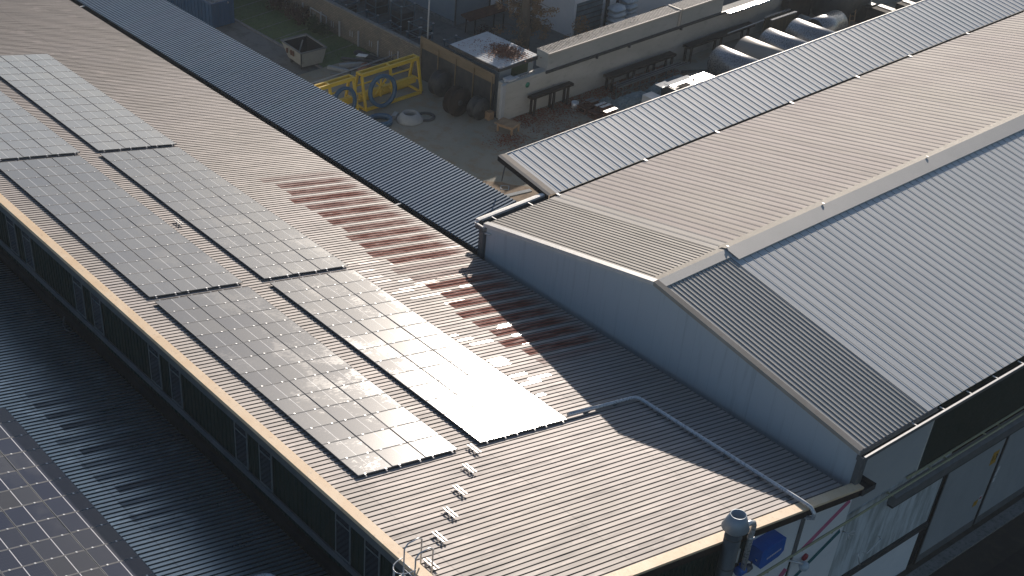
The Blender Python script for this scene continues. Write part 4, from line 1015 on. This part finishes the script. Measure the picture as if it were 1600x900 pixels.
# ================================================================== YARD OBJECTS
# blue container
bc = thing('waste_container', 'long blue open topped waste container filled with rubble', 'container', (-105, 18.5, G))
x0, x1, y0, y1, h = -109.5, -101.1, 18.0, 20.35, 2.2
def ribbed_box(parent, x0, x1, y0, y1, z0, z1, m, rib=.6, th=.08, name='shell'):
    q = MB()
    q.box(x0,x1,y0,y0+th,z0,z1); q.box(x0,x1,y1-th,y1,z0,z1); q.box(x0,x0+th,y0+th,y1-th,z0,z1); q.box(x1-th,x1,y0+th,y1-th,z0,z1); q.box(x0+th,x1-th,y0+th,y1-th,z0,z0+.08)
    q.build(name, m, parent)
    q = MB(); x = x0+.1
    while x < x1: q.box(x, x+.1, y0-.07, y0, z0+.05, z1-.05); q.box(x, x+.1, y1, y1+.07, z0+.05, z1-.05); x += rib
    y = y0+.1
    while y < y1-.1: q.box(x1, x1+.06, y, y+.08, z0+.05, z1-.05); y += rib
    q.build('side_rib', m, parent)
    q = MB(); q.box(x0-.08,x1+.08,y0-.1,y0+.06,z1,z1+.09); q.box(x0-.08,x1+.08,y1-.06,y1+.1,z1,z1+.09); q.box(x1-.06,x1+.09,y0+.06,y1-.06,z1,z1+.09); q.box(x0-.09,x0+.06,y0+.06,y1-.06,z1,z1+.09); q.build('rim', m, parent)
ribbed_box(bc, x0, x1, y0, y1, G+.1, G+h, M['cont_blue'])
random.seed(2); q = MB()
for _ in range(260):
    x = random.uniform(x0+.3,x1-.3); y = random.uniform(y0+.3,y1-.3); s_ = random.uniform(.1,.35)
    q.bar((x,y,G+h-.35+random.uniform(-.2,.2)),(x+random.uniform(-.5,.5),y+random.uniform(-.5,.5),G+h-.2+random.uniform(-.15,.25)), s_, s_*.6)
q.build('rubble', M['concrete_ring'], bc)
# skip
sk = thing('skip', 'small open cream and grey skip with rusty side standing by the lawn', 'skip', (-90.3, 20.6, G))
def skipmesh():
    t0 = [(-92.3,19.35),(-88.9,19.05),(-88.7,21.5),(-92.1,21.8)]; b0 = [(-91.6,19.6),(-89.1,19.35),(-88.9,21.2),(-91.4,21.5)]
    zt, zb = G+1.55, G+.25
    q = MB(); cen = Vector((-90.5,20.43))
    def inn(p, f): return (p[0]+(cen.x-p[0])*f, p[1]+(cen.y-p[1])*f)
    vs = [(*p, zt) for p in t0]+[(*p, zb) for p in b0]+[(*inn(p,.045), zt) for p in t0]+[(*inn(p,.06), zb+.08) for p in b0]
    fs = [(i,(i+1)%4,4+(i+1)%4,4+i) for i in range(4)]+[(8+i,12+i,12+(i+1)%4,8+(i+1)%4) for i in range(4)]+[(i,8+i,8+(i+1)%4,(i+1)%4) for i in range(4)]+[(12,13,14,15),(7,6,5,4)]
    q.add(vs, fs); return q
skipmesh().build('tub', M['skip'], sk)
q = MB()
cx_, cy_ = -90.5, 20.43
tp = [(-92.3,19.35),(-88.9,19.05),(-88.7,21.5),(-92.1,21.8)]; bt = [(-91.6,19.6),(-89.1,19.35),(-88.9,21.2),(-91.4,21.5)]
li = lambda p, f, z: (p[0]+(cx_-p[0])*f, p[1]+(cy_-p[1])*f, z)
q.add([li(p,.06,G+1.5) for p in tp]+[li(p,.085,G+.36) for p in bt], [(i,4+i,4+(i+1)%4,(i+1)%4) for i in range(4)]+[(4,5,6,7)])
q.build('dark_lining', M['dark'], sk)
q = MB(); t0 = [(-92.3,19.35),(-88.9,19.05),(-88.7,21.5),(-92.1,21.8)]
for i in range(4): q.bar((*t0[i], G+1.56), (*t0[(i+1)%4], G+1.56), .1, .09)
q.build('rim', M['midmetal'], sk)
q = MB(); q.bar((-88.9,19.05,G+.25),(-88.9,19.05,G+1.55),.09,.09); q.build('corner_post', M['dkmetal'], sk)
q = MB()
for x in (-91.2,-90.6,-90.3): q.box(x,x+.16,19.12,19.2,G+.9,G+1.3)
q.build('rust_mark', M['rustsolid'], sk)
q = MB(); q.bar((-91.5,20.6,G+.35),(-91.3,20.9,G+1.5),.1,.1); q.build('inner_strut', M['concrete_ring'], sk)
for x in (-91.2,-89.6):
    q = MB(); q.box(x,x+.2,19.5,21.3,G,G+.26); q.build('skid', M['dkmetal'], sk)
# debris pile
random.seed(14)
dbr = [('concrete_beam','pale broken concrete beam in the scrap heap by the lawn',(-87.6,22.0,G+.2),(-86.2,24.6,G+.25),.35,.3,'concrete_ring'), ('timber_beam','dark timber beam across the scrap heap',(-88.6,23.0,G+.25),(-85.5,24.6,G+.55),.3,.2,'dkmetal'),
       ('steel_profile','grey steel profile leaning on the scrap heap',(-86.5,22.6,G+.15),(-84.8,25.3,G+.5),.2,.2,'midmetal'), ('timber_beam','long dark beam beside the brick wall at the scrap heap',(-89.2,24.9,G+.15),(-84.6,25.6,G+.2),.5,.25,'dkmetal'),
       ('concrete_beam','short pale concrete beam nearest the skip',(-88.1,21.2,G+.15),(-86.4,22.0,G+.15),.3,.25,'concrete_ring'), ('steel_profile','thin steel profile at the front of the scrap heap',(-86.9,20.6,G+.1),(-84.6,22.2,G+.2),.16,.16,'midmetal')]
for nm, lb, a, b, w_, h_, mm in dbr: lone(nm, MB().bar(a, b, w_, h_), M[mm], lb, nm.replace('_', ' '))
q = MB(); q.lathe([(0,.75),(.35,.7),(.6,.45),(.75,.15),(.8,0)], (-85.6,23.3,G), 14)
q.v = [(v[0]+random.uniform(-.12,.12), v[1]+random.uniform(-.12,.12), v[2]+random.uniform(-.1,.1)) for v in q.v]
lone('brick_heap', q, weathered('pink brick rubble', (.20,.10,.075), (.25,.13,.10), (3,3,3), .85), 'pinkish heap of brick rubble behind the yellow frames', 'rubble heap')
lone('white_sheet', MB().bar((-87.1,23.5,G+.95),(-86.3,23.9,G+1.0),.55,.04), M['white_metal'], 'small white sheet lying on the scrap heap', 'sheet')
# barrier pole
bp = thing('barrier_pole', 'long pale horizontal pole crossing above the scrap heap', 'barrier', (-84.8, 21, G))
q = MB(); q.tube([(-84.6,16.5,G+1.0),(-85.0,26.0,G+1.05)], .055, 8); q.build('pole', M['post'], bp)
for y in (17.4, 21.0, 25.4):
    q = MB(); q.bar((-84.75,y,G),(-84.75,y,G+1.0),.08,.08); q.build('post', M['dkmetal'], bp)
# yellow frames. near frame: footprint x -81.1..-79.5, y 18.6..24
def yframe(y0, y1, lb, xa=-81.3, xb=-79.6, H=2.75, mid=True):
    t_ = thing('coil_frame', lb, 'steel frame', ((xa+xb)/2, (y0+y1)/2, G), 'yellow coil frames')
    xi, xj = (xa+xb)/2-.28, (xa+xb)/2+.28
    q = MB()
    for x in (xa, xb): q.bar((x,y0,G+.12),(x,y1,G+.12),.2,.22)
    for y in (y0, y1): q.bar((xa,y,G+.12),(xb,y,G+.12),.14,.18)
    q.build('base_frame', M['yellow'], t_)
    q = MB()
    for x in (xi, xj): q.bar((x,y0,G+H),(x,y1,G+H),.16,.28)
    for y in (y0, (y0+y1)/2, y1): q.bar((xi-.1,y,G+H+.05),(xj+.1,y,G+H+.05),.16,.16)
    q.build('top_frame', M['yellow'], t_)
    ys = (y0, (y0+y1)/2, y1) if mid else (y0, y1)
    for y in ys:
        for (xo, xt) in ((xa, xi), (xb, xj)):
            if y == ys[1] and mid and xo == xa: continue
            q = MB(); q.bar((xo,y,G+.2),(xt,y,G+H-.1),.18,.18); q.build('leg', M['yellow'], t_)
        q = MB(); q.bar((xa+.35,y,G+1.1),(xb-.35,y,G+1.1),.1,.1); q.build('cross_bar', M['yellow'], t_)
    q = MB(); q.bar(((xa+xb)/2,y0,G+.95),((xa+xb)/2,y1,G+.95),.34,.5); q.build('axle_beam', M['yellow'], t_)
    q = MB(); q.bar((xa+.3,y0,G+1.6),(xa+.3,y1,G+1.6),.09,.12); q.build('side_rail', M['yellow'], t_)
    return t_
yframe(18.7, 24.3, 'larger yellow steel frame carrying the upright blue ring', mid=True)
yframe(13.3, 17.9, 'smaller yellow steel frame half hidden by the dark blue roof')
def ring(c, ro, ri, wdt, axis, m, lb, rot=0):
    q = MB(); q.lathe([(ro,-wdt/2),(ro,wdt/2),(ri,wdt/2),(ri,-wdt/2)], c, 40, axis, True)
    t_ = thing('blue_ring', lb, 'steel ring', c, 'blue steel rings'); o = q.build('rim', m, t_)
    return t_
o = ring((-79.35, 20.15, G+1.42), 1.30, 1.02, .22, 'x', M['ring_blue'], 'upright blue steel ring leaning in the larger yellow frame'); o.rotation_euler = (0, R(-8), R(-4))
q = MB(); q.lathe([(.03,-.3),(.20,-.3),(.20,.3),(.03,.3)], (0,0,0), 14, 'x', True); q.bar((0,-.05,-1.0),(0,-.05,1.0),.08,.12)
q = MB(); q.bar((.02,-.8,-.7),(.02,.75,.75),.1,.1); q.bar((.0,-.7,.75),(.0,.7,-.7),.1,.1)
lone('spider_brace', MB().bar((-79.9,19.9,G+1.0),(-79.9,20.9,G+2.0),.12,.12).bar((-79.9,20.9,G+1.0),(-79.9,19.9,G+2.0),.12,.12).bar((-79.9,20.4,G+.7),(-79.9,20.4,G+2.3),.12,.12), M['yellow'], 'yellow spider brace inside the upright blue ring', 'brace')
o = ring((-79.6, 16.6, G+1.35), 1.2, .95, .22, 'x', M['ring_blue'], 'blue purple ring inside the smaller yellow frame'); o.rotation_euler = (0, R(-8), R(5))
o = ring((-77.2, 18.3, G+.25), .95, .72, .4, 'z', M['ring_blue'], 'blue ring lying flat at the eave of the dark roof')
# concrete cone ring
q = MB(); q.lathe([(1.05,0),(1.05,.12),(.62,.62),(.52,.62),(.52,.08),(.9,0)], (-76.3,20.5,G), 30, 'z', True)
t_ = thing('concrete_cone', 'pale concrete cone ring lying beside the larger yellow frame', 'concrete ring', (-76.3, 20.5, G)); q.build('cone', M['concrete_ring'], t_)
q = MB(); q.bar((-77.2,19.6,G+.14),(-77.55,20.15,G+.2),.35,.28); q.build('lug', M['concrete_ring'], t_)
q = MB(); q.lathe([(.80,0),(.80,.10),(.55,.10),(.55,0)], (-75.95,21.75,G), 26, 'z', True); q.build('collar', M['dkmetal'], t_)
# dark drums by the screen
def drum(x, y, r, L_, lb, m, ax='y'):
    t_ = thing('cable_drum', lb, 'drum', (x, y, G), 'dark drums by the timber screen')
    q = MB(); q.lathe([(0,-L_/2),(r,-L_/2),(r,-L_/2+.1),(r*.8,-L_/2+.12),(r*.8,L_/2-.12),(r,L_/2-.1),(r,L_/2),(0,L_/2)], (x,y,G+r), 28, ax); q.build('drum_body', m, t_)
    q = MB(); q.lathe([(.0,-L_/2-.04),(.22,-L_/2-.04),(.22,L_/2+.04),(0,L_/2+.04)], (x,y,G+r), 16, ax); q.build('hub', M['dkmetal'], t_)
drum(-74.9, 24.0, 1.12, .8, 'large dark rusty drum standing in front of the timber screen', M['darkrust'], 'x')
drum(-73.4, 24.9, .85, .8, 'black drum between rusty drum and white wall corner', M['dkmetal'], 'x')
drum(-78.4, 25.3, 1.0, .8, 'dark drum right of the larger yellow frame', M['dkmetal'], 'x')
# timber pallet-table, stub
tt = thing('timber_trestle', 'small pale timber trestle table by the corner of the white wall', 'trestle', (-70.3, 25.4, G))
q = MB(); c_, s_ = math.cos(.25), math.sin(.25)
def rp(x, y): x *= .78; y *= .78; return (-70.3+x*c_-y*s_, 25.3+x*s_+y*c_)
for i in range(5):
    a, b = rp(-.95+i*.42, -.75), rp(-.95+i*.42, .75); q.bar((*a, G+.62), (*b, G+.62), .31, .07)
q.build('top_boards', M['wood'], tt)
for (x, y) in ((-.8,-.6),(.8,-.6),(.8,.6),(-.8,.6)):
    q = MB(); a = rp(x, y); q.bar((*a, G), (*a, G+.585), .12, .12); q.build('leg', M['wood'], tt)
q = MB(); q.bar((*rp(-.8,-.6), G+.48), (*rp(.8,-.6), G+.48), .08, .14); q.bar((*rp(.8,-.6), G+.48), (*rp(.8,.6), G+.48), .08, .14); q.build('rail', M['wood'], tt)
lone('timber_block', MB().box(-73.0,-72.5,25.3,25.8,G,G+.62), M['wood'], 'small orange brown block at the dark corner by the white wall', 'block')
lone('wall_corner_post', MB().box(-71.95,-71.7,25.75,26.08,G,-6.7), M['post'], 'pale upright post at the corner of the white wall', 'post')
# dark steel benches against the wall
def bench(y0, y1, z, lb, legs, x0=-71.4, x1=-71.0):
    t_ = thing('steel_bench', lb, 'bench', (x0, y0, G), 'dark steel benches along the white wall')
    q = MB(); q.bar(((x0+x1)/2,y0,z),((x0+x1)/2,y1,z+.02),x1-x0+.15,.2); q.build('top_beam', M['darkrust'], t_)
    for y in legs:
        for x in (x0, x1): 
            q = MB(); q.bar((x,y,G),(x,y,z-.1),.14,.16); q.build('leg', M['darkrust'], t_)
    return t_
bench(28.2, 32.6, G+1.55, 'dark rusty steel bench frame nearest the white wall corner', (28.6, 30.6, 32.1))
bench(36.2, 43.8, G+1.25, 'long dark steel bench behind the wrapped bundle', (36.6, 39.0, 41.3, 43.4), -71.2, -70.6)
bench(45.4, 53.5, G+1.4, 'dark steel bench under the wall behind the rolled tanks', (45.8, 49.4, 52.8), -71.3, -70.7)
# rack with pipes
rk = thing('pipe_rack', 'low steel rack with long pipes in front of the long bench', 'rack', (-69.6, 39, G))
for y in (36.4, 38.3, 40.2, 42.1):
    q = MB(); q.bar((-69.9,y,G),(-69.9,y,G+1.1),.08,.08); q.bar((-69.2,y,G),(-69.2,y,G+1.1),.08,.08); q.bar((-69.9,y,G+.9),(-69.2,y,G+.9),.07,.07); q.build('upright', M['midmetal'], rk)
q = MB(); q.bar((-69.2,36.2,G+.55),(-69.2,42.3,G+.55),.06,.06); q.bar((-69.2,36.2,G+1.08),(-69.2,42.3,G+1.08),.06,.06); q.build('side_rail', M['midmetal'], rk)
for i in range(5):
    lone('steel_pipe', MB().tube([(-69.8+.14*i,35.9,G+1.0),(-69.8+.14*i,43.2+.2*i,G+1.0)], .055, 8), M['darkrust' if i % 2 else 'midmetal'], '%s pipe of five lying on the low rack' % ['rearmost brown','second grey','middle brown','fourth grey','front brown'][i] if False else ['rearmost grey','second rusty','middle grey','fourth rusty','front grey'][i]+' pipe of the five lying on the low rack', 'pipe', 'pipes on the low rack')
# I beam blocks
def ibeam(x, y, z, L_, lb, mtop, w_=.34, h=.34):
    t_ = thing('steel_girder', lb, 'girder', (x, y, z), 'rusty girder offcuts in the yard')
    q = MB(); q.box(x-w_/2,x+w_/2,y,y+L_,z,z+.05); q.box(x-.03,x+.03,y,y+L_,z+.05,z+h-.05); q.box(x-w_/2,x+w_/2,y,y+L_,z+h-.05,z+h-.006); q.build('profile', M['rustsolid'], t_)
    q = MB(); q.box(x-w_/2+.02,x+w_/2-.02,y+.02,y+L_-.02,z+h-.005,z+h+.004); q.build('worn_top', mtop, t_)
ibeam(-69.35, 32.4, G+.5, .95, 'farther girder offcut with pale top on the rusty stack', M['midmetal']); ibeam(-68.95, 32.5, G+.5, .95, 'second girder offcut with pale top on the rusty stack', M['midmetal'])
ibeam(-68.15, 32.3, G+.55, 1.1, 'third girder offcut with pale top on the rusty stack', M['galv']); ibeam(-67.7, 32.4, G+.55, 1.1, 'fourth girder offcut with pale top on the rusty stack', M['galv'])
ibeam(-65.75, 30.75, G+1.35, 1.25, 'nearest girder offcut with sunlit glaring top', M['bright'], .4)
for i, (x, lb) in enumerate(((-69.2,'far rusty girder block under the offcuts'),(-68.0,'middle rusty girder block under the offcuts'),(-66.3,'near rusty girder block under the offcuts'))):
    lone('girder_block', MB().box(x-.5,x+.45,31.9,33.6,G,G+.12).box(x-.45,x-.35,31.9,33.6,G+.12,G+.4).box(x+.3,x+.4,31.9,33.6,G+.12,G+.4).box(x-.5,x+.45,31.9,33.6,G+.4,G+.49), M['rustsolid'], lb, 'girder block', 'rusty girder blocks')
lone('bucket', MB().lathe([(0,0),(.24,0),(.3,.5),(.27,.5),(.22,.04),(0,.04)], (-70.2,32.2,G), 16), M['rail_white'], 'pale bucket behind the rusty girder stack', 'bucket')
# wrapped bundle
random.seed(4)
def wrap(x, y, lx, ly, h, lb, m, seed):
    random.seed(seed); nx, ny = 14, 18; vs = []; fs = []
    for j in range(ny+1):
        for i in range(nx+1):
            u, v = i/nx, j/ny; e = min(u,1-u,v,1-v)
            vs.append((x+(u-.5)*lx, y+(v-.5)*ly, G+(h*min(1,e*5)**.6 if e > 0 else 0)+random.uniform(-.09,.09)*(e > 0)))
    for j in range(ny):
        for i in range(nx): fs.append((j*(nx+1)+i, j*(nx+1)+i+1, (j+1)*(nx+1)+i+1, (j+1)*(nx+1)+i))
    q = MB(); q.add(vs, fs); lone('wrapped_bundle', q, m, lb, 'bundle', 'wrapped bundles on the ground')
wrap(-68.2, 36.6, 1.7, 3.6, .5, 'dull grey blue plastic wrapped bundle beside the low rack', M['tarp'], 31)
wrap(-67.9, 40.6, 2.0, 4.6, .75, 'larger grey plastic wrapped bundle in front of the low rack', M['tarp'], 32)
wrap(-69.3, 34.7, .9, 1.3, .35, 'small bluish wrapped heap beside the rusty girder stack', M['tarp'], 33)
# shiny cut sheets (stack glaring in the sun)
random.seed(6)
gs = thing('sheet_stack', 'stack of bright cut steel sheets glaring in the sun beside the canopy', 'steel sheets', (-65.3, 40.1, G))
q = MB(); q.box(-66.8,-63.9,38.1,42.1,G+.3,G+1.56); q.build('stack_body', M['dkmetal'], gs)
q = MB(); q.box(-66.8,-65.8,38.3,40.9,G+1.565,G+1.60); q.box(-65.75,-63.9,39.1,42.1,G+1.565,G+1.62); q.box(-66.4,-65.2,40.6,42.3,G+1.625,G+1.65); q.box(-67.1,-66.3,37.6,38.7,G+1.54,G+1.58)
q.build('bright_sheet', M['bright'], gs)
for i in range(7):
    y = 38.6+i*.16
    q = MB(); q.bar((-65.8,y,G+1.67),(-64.4,y+.2,G+1.67),.07,.06); q.build('slat', M['darkrust'], gs)
q = MB()
for i in range(22):
    a = (random.uniform(-65.8,-64.1), random.uniform(40.0,41.9)); an = random.uniform(0, PI)
    q.bar((a[0],a[1],G+1.66),(a[0]+.35*math.cos(an),a[1]+.35*math.sin(an),G+1.66),.05,.04)
q.build('scrap_bits', M['rustsolid'], gs)
lone('white_box', MB().box(-67.0,-65.6,36.2,37.2,G,G+1.15), M['white_metal'], 'plain white box half hidden by the canopy edge', 'box')
for i in range(3):
    lone('steel_profile', MB().bar((-69.6+.3*i,43.6,G+.2+.12*i),(-68.2+.3*i,45.3,G+.35+.1*i),.18,.16), M['dkmetal'], ['lowest','middle','topmost'][i]+' dark steel profile of the pile before the nearest tank', 'profile', 'dark profiles before the tanks')
# tanks
def tank(xw, y, r, x1, m, lb, ax='x'):
    t_ = thing('rolled_tank', lb, 'tank', (xw, y, G), 'rolled steel tanks lying in a row')
    q = MB(); th = .05
    q.lathe([(r,0),(r,x1-xw),(r-th,x1-xw),(r-th,.02),(0,.02),(0,-.02),(r-.01,-.02)] if False else [(r-.03,-.02),(r,.02),(r,x1-xw),(r-th,x1-xw),(r-th,.1)], (xw, y, G+r+.1), 44, 'x'); q.build('shell', m, t_)
    q = MB(); q.lathe([(0,-.14),(r*.5,-.11),(r*.85,-.05),(r-.02,.0)], (xw, y, G+r+.1), 44, 'x'); q.build('end_plate', M['darkrust'], t_)
    for xx in (xw+.5, x1-.7):
        q = MB(); q.box(xx,xx+.15,y-r*.7,y+r*.7,G,G+.22); q.build('chock', M['darkrust'], t_)
yt = [(45.8,'tank','nearest rolled steel tank with a glaring crest'), (48.85,'tank_cream','second rolled tank with a cream matt crest'), (51.75,'tank','third rolled steel tank, in front of the timber boards'), (55.2,'tank','fourth rolled steel tank with a glaring crest')]
for (y, mm, lb) in yt: tank(-68.0, y+.0, 1.15, -62.0, M[mm], lb)
t_ = thing('rolled_tank', 'fifth rolled steel tank lying crosswise at the end of the row', 'tank', (-67.2, 57.6, G), 'rolled steel tanks lying in a row')
q = MB(); q.lathe([(1.1,0),(1.15,.04),(1.15,3.1),(1.10,3.1),(1.10,.06)], (-66.9, 56.4, G+1.25), 44, 'y'); q.build('shell', M['tank'], t_)
q = MB(); q.lathe([(0,.5),(1.09,.5)], (-66.9, 56.4, G+1.25), 40, 'y'); q.build('end_plate', M['dkmetal'], t_)
# timber boards upright
for i, (x, lb) in enumerate(((-70.6,'rear upright timber shuttering panel behind the tanks'),(-69.9,'front upright timber shuttering panel behind the tanks'))):
    t_ = thing('shuttering_panel', lb, 'panel', (x, 56.2, G), 'upright shuttering panels')
    q = MB(); q.box(x-.06,x+.06,54.6,57.7,G,G+1.75); q.build('boards', weathered('brown shuttering boards %d' % i, (.12,.085,.04), (.17,.12,.06), (1,4,.5), .7), t_)
    q = MB(); q.box(x-.12,x+.12,54.55,57.75,G+1.752,G+1.86); q.build('top_rail', M['bright'], t_)
lone('steel_pipe', MB().tube([(-70.6,50.0,G+1.55),(-70.5,54.4,G+1.7)], .05, 8), M['rail_white'], 'thin pale pipe leaning on the bench left of the shuttering panels', 'pipe')
q = MB(); q.lathe([(0,0),(.42,0),(.42,1.25),(0,1.25)], (-69.9,58.5,G+1.0), 20, 'x'); lone('small_drum', q, M['tank_cream'], 'small horizontal drum with cream crest beyond the shuttering panels', 'drum')
# big dark tank beyond
t_ = thing('storage_tank', 'large dark round tank with a pale rim at the top edge of the picture', 'tank', (-71.2, 64, G))
q = MB(); q.lathe([(0,0),(1.9,0),(1.9,3.4),(0,3.4)], (-69.6,61.6,G+1.9), 36, 'y'); q.build('shell', M['dkmetal'], t_)
q = MB(); q.lathe([(1.86,3.35),(1.96,3.35),(1.96,3.5),(1.86,3.5)], (-69.6,61.6,G+1.9), 36, 'y', True); q.build('rim', M['galv'], t_)
lone('steel_plate', MB().box(-71.6,-70.9,57.9,61.2,G,G+2.4), M['darkrust'], 'dark steel plate stack leaning on the white wall beyond the panels', 'plate')
# ladder and dark boxes at right top
ld = thing('leaning_ladder', 'narrow yellowish ladder standing by the dark crates near the top edge', 'ladder', (-67.5, 62.8, G))
for dx in (0, .38):
    q = MB(); q.bar((-67.6+dx*.7,62.5+dx*.8,G),(-68.6+dx*.7,63.4+dx*.8,G+2.9),.07,.05); q.build('stile', M['wood'], ld)
for i in range(8):
    f_ = .06+i*.12; a = Vector((-67.6,62.5,G)).lerp(Vector((-68.6,63.4,G+2.9)), f_); q = MB(); q.bar(a, a+Vector((.27,.30,0)),.04,.04); q.build('rung', M['wood'], ld)
for i, (x, y, lb) in enumerate(((-68.0,64.6,'dark crate with a cream lid behind the leaning ladder'),(-66.2,64.9,'dark crate with a cream lid beside the first one'),(-65.6,67.5,'small dark crate with a pale lid farthest right'))):
    t_ = thing('steel_crate', lb, 'crate', (x, y, G), 'dark crates near the ladder')
    q = MB(); q.box(x-.8,x+.8,y-.6,y+.6,G,G+1.5); q.build('crate_body', M['darkrust'], t_)
    q = MB(); q.box(x-.75,x+.75,y+.1,y+.62,G+1.502,G+1.56); q.build('lid', M['tank_cream'], t_)
random.seed(9); 
for i, (x, y, lb) in enumerate(((-68.5,71.2,'tangle of grey scrap rods at the top edge above the canopy'),(-66.6,73.5,'farther tangle of grey scrap rods at the top edge'))):
    q = MB()
    for _ in range(26):
        a = Vector((x+random.uniform(-1,1), y+random.uniform(-1.2,1.2), G+random.uniform(.05,.7))); b = a+Vector((random.uniform(-1,1),random.uniform(-1,1),random.uniform(-.2,.3)))
        q.tube([a, b], .04, 5)
    lone('scrap_rods', q, M['stillage'], lb, 'scrap', 'tangles of scrap rods')
# manhole on the lit patch
q = MB(); q.lathe([(.34,0),(.45,0),(.45,.02),(.34,.02)], (-63.6,19.0,G+.004), 4, 'z', True); o = lone('manhole_cover', q, M['concrete_ring'], 'square manhole frame in the sunlit dirt by the canopy corner', 'manhole')
lone('broken_slab', MB().bar((-62.6,18.2,G+.03),(-62.2,20.2,G+.03),.35,.05), M['concrete_ring'], 'broken pale slab strip in the sunlit dirt', 'slab')

# ================================================================== HAZE (the air over the yard)
hz = NT('haze air'); t = hz.t
for nd in list(t.nodes):
    if nd.type == 'BSDF_PRINCIPLED': t.nodes.remove(nd)
pv = t.nodes.new('ShaderNodeVolumePrincipled'); pv.inputs['Color'].default_value = (.80,.90,1,1); pv.inputs['Density'].default_value = HAZE; pv.inputs['Anisotropy'].default_value = .2
t.links.new(pv.outputs[0], t.nodes['Material Output'].inputs['Volume'])
q = MB(); q.box(-560, 360, -460, 560, G-1.5, 38.5); o = q.build('haze', hz.m); o['kind'] = 'stuff'; o['label'] = 'thin pale air haze over the yards'
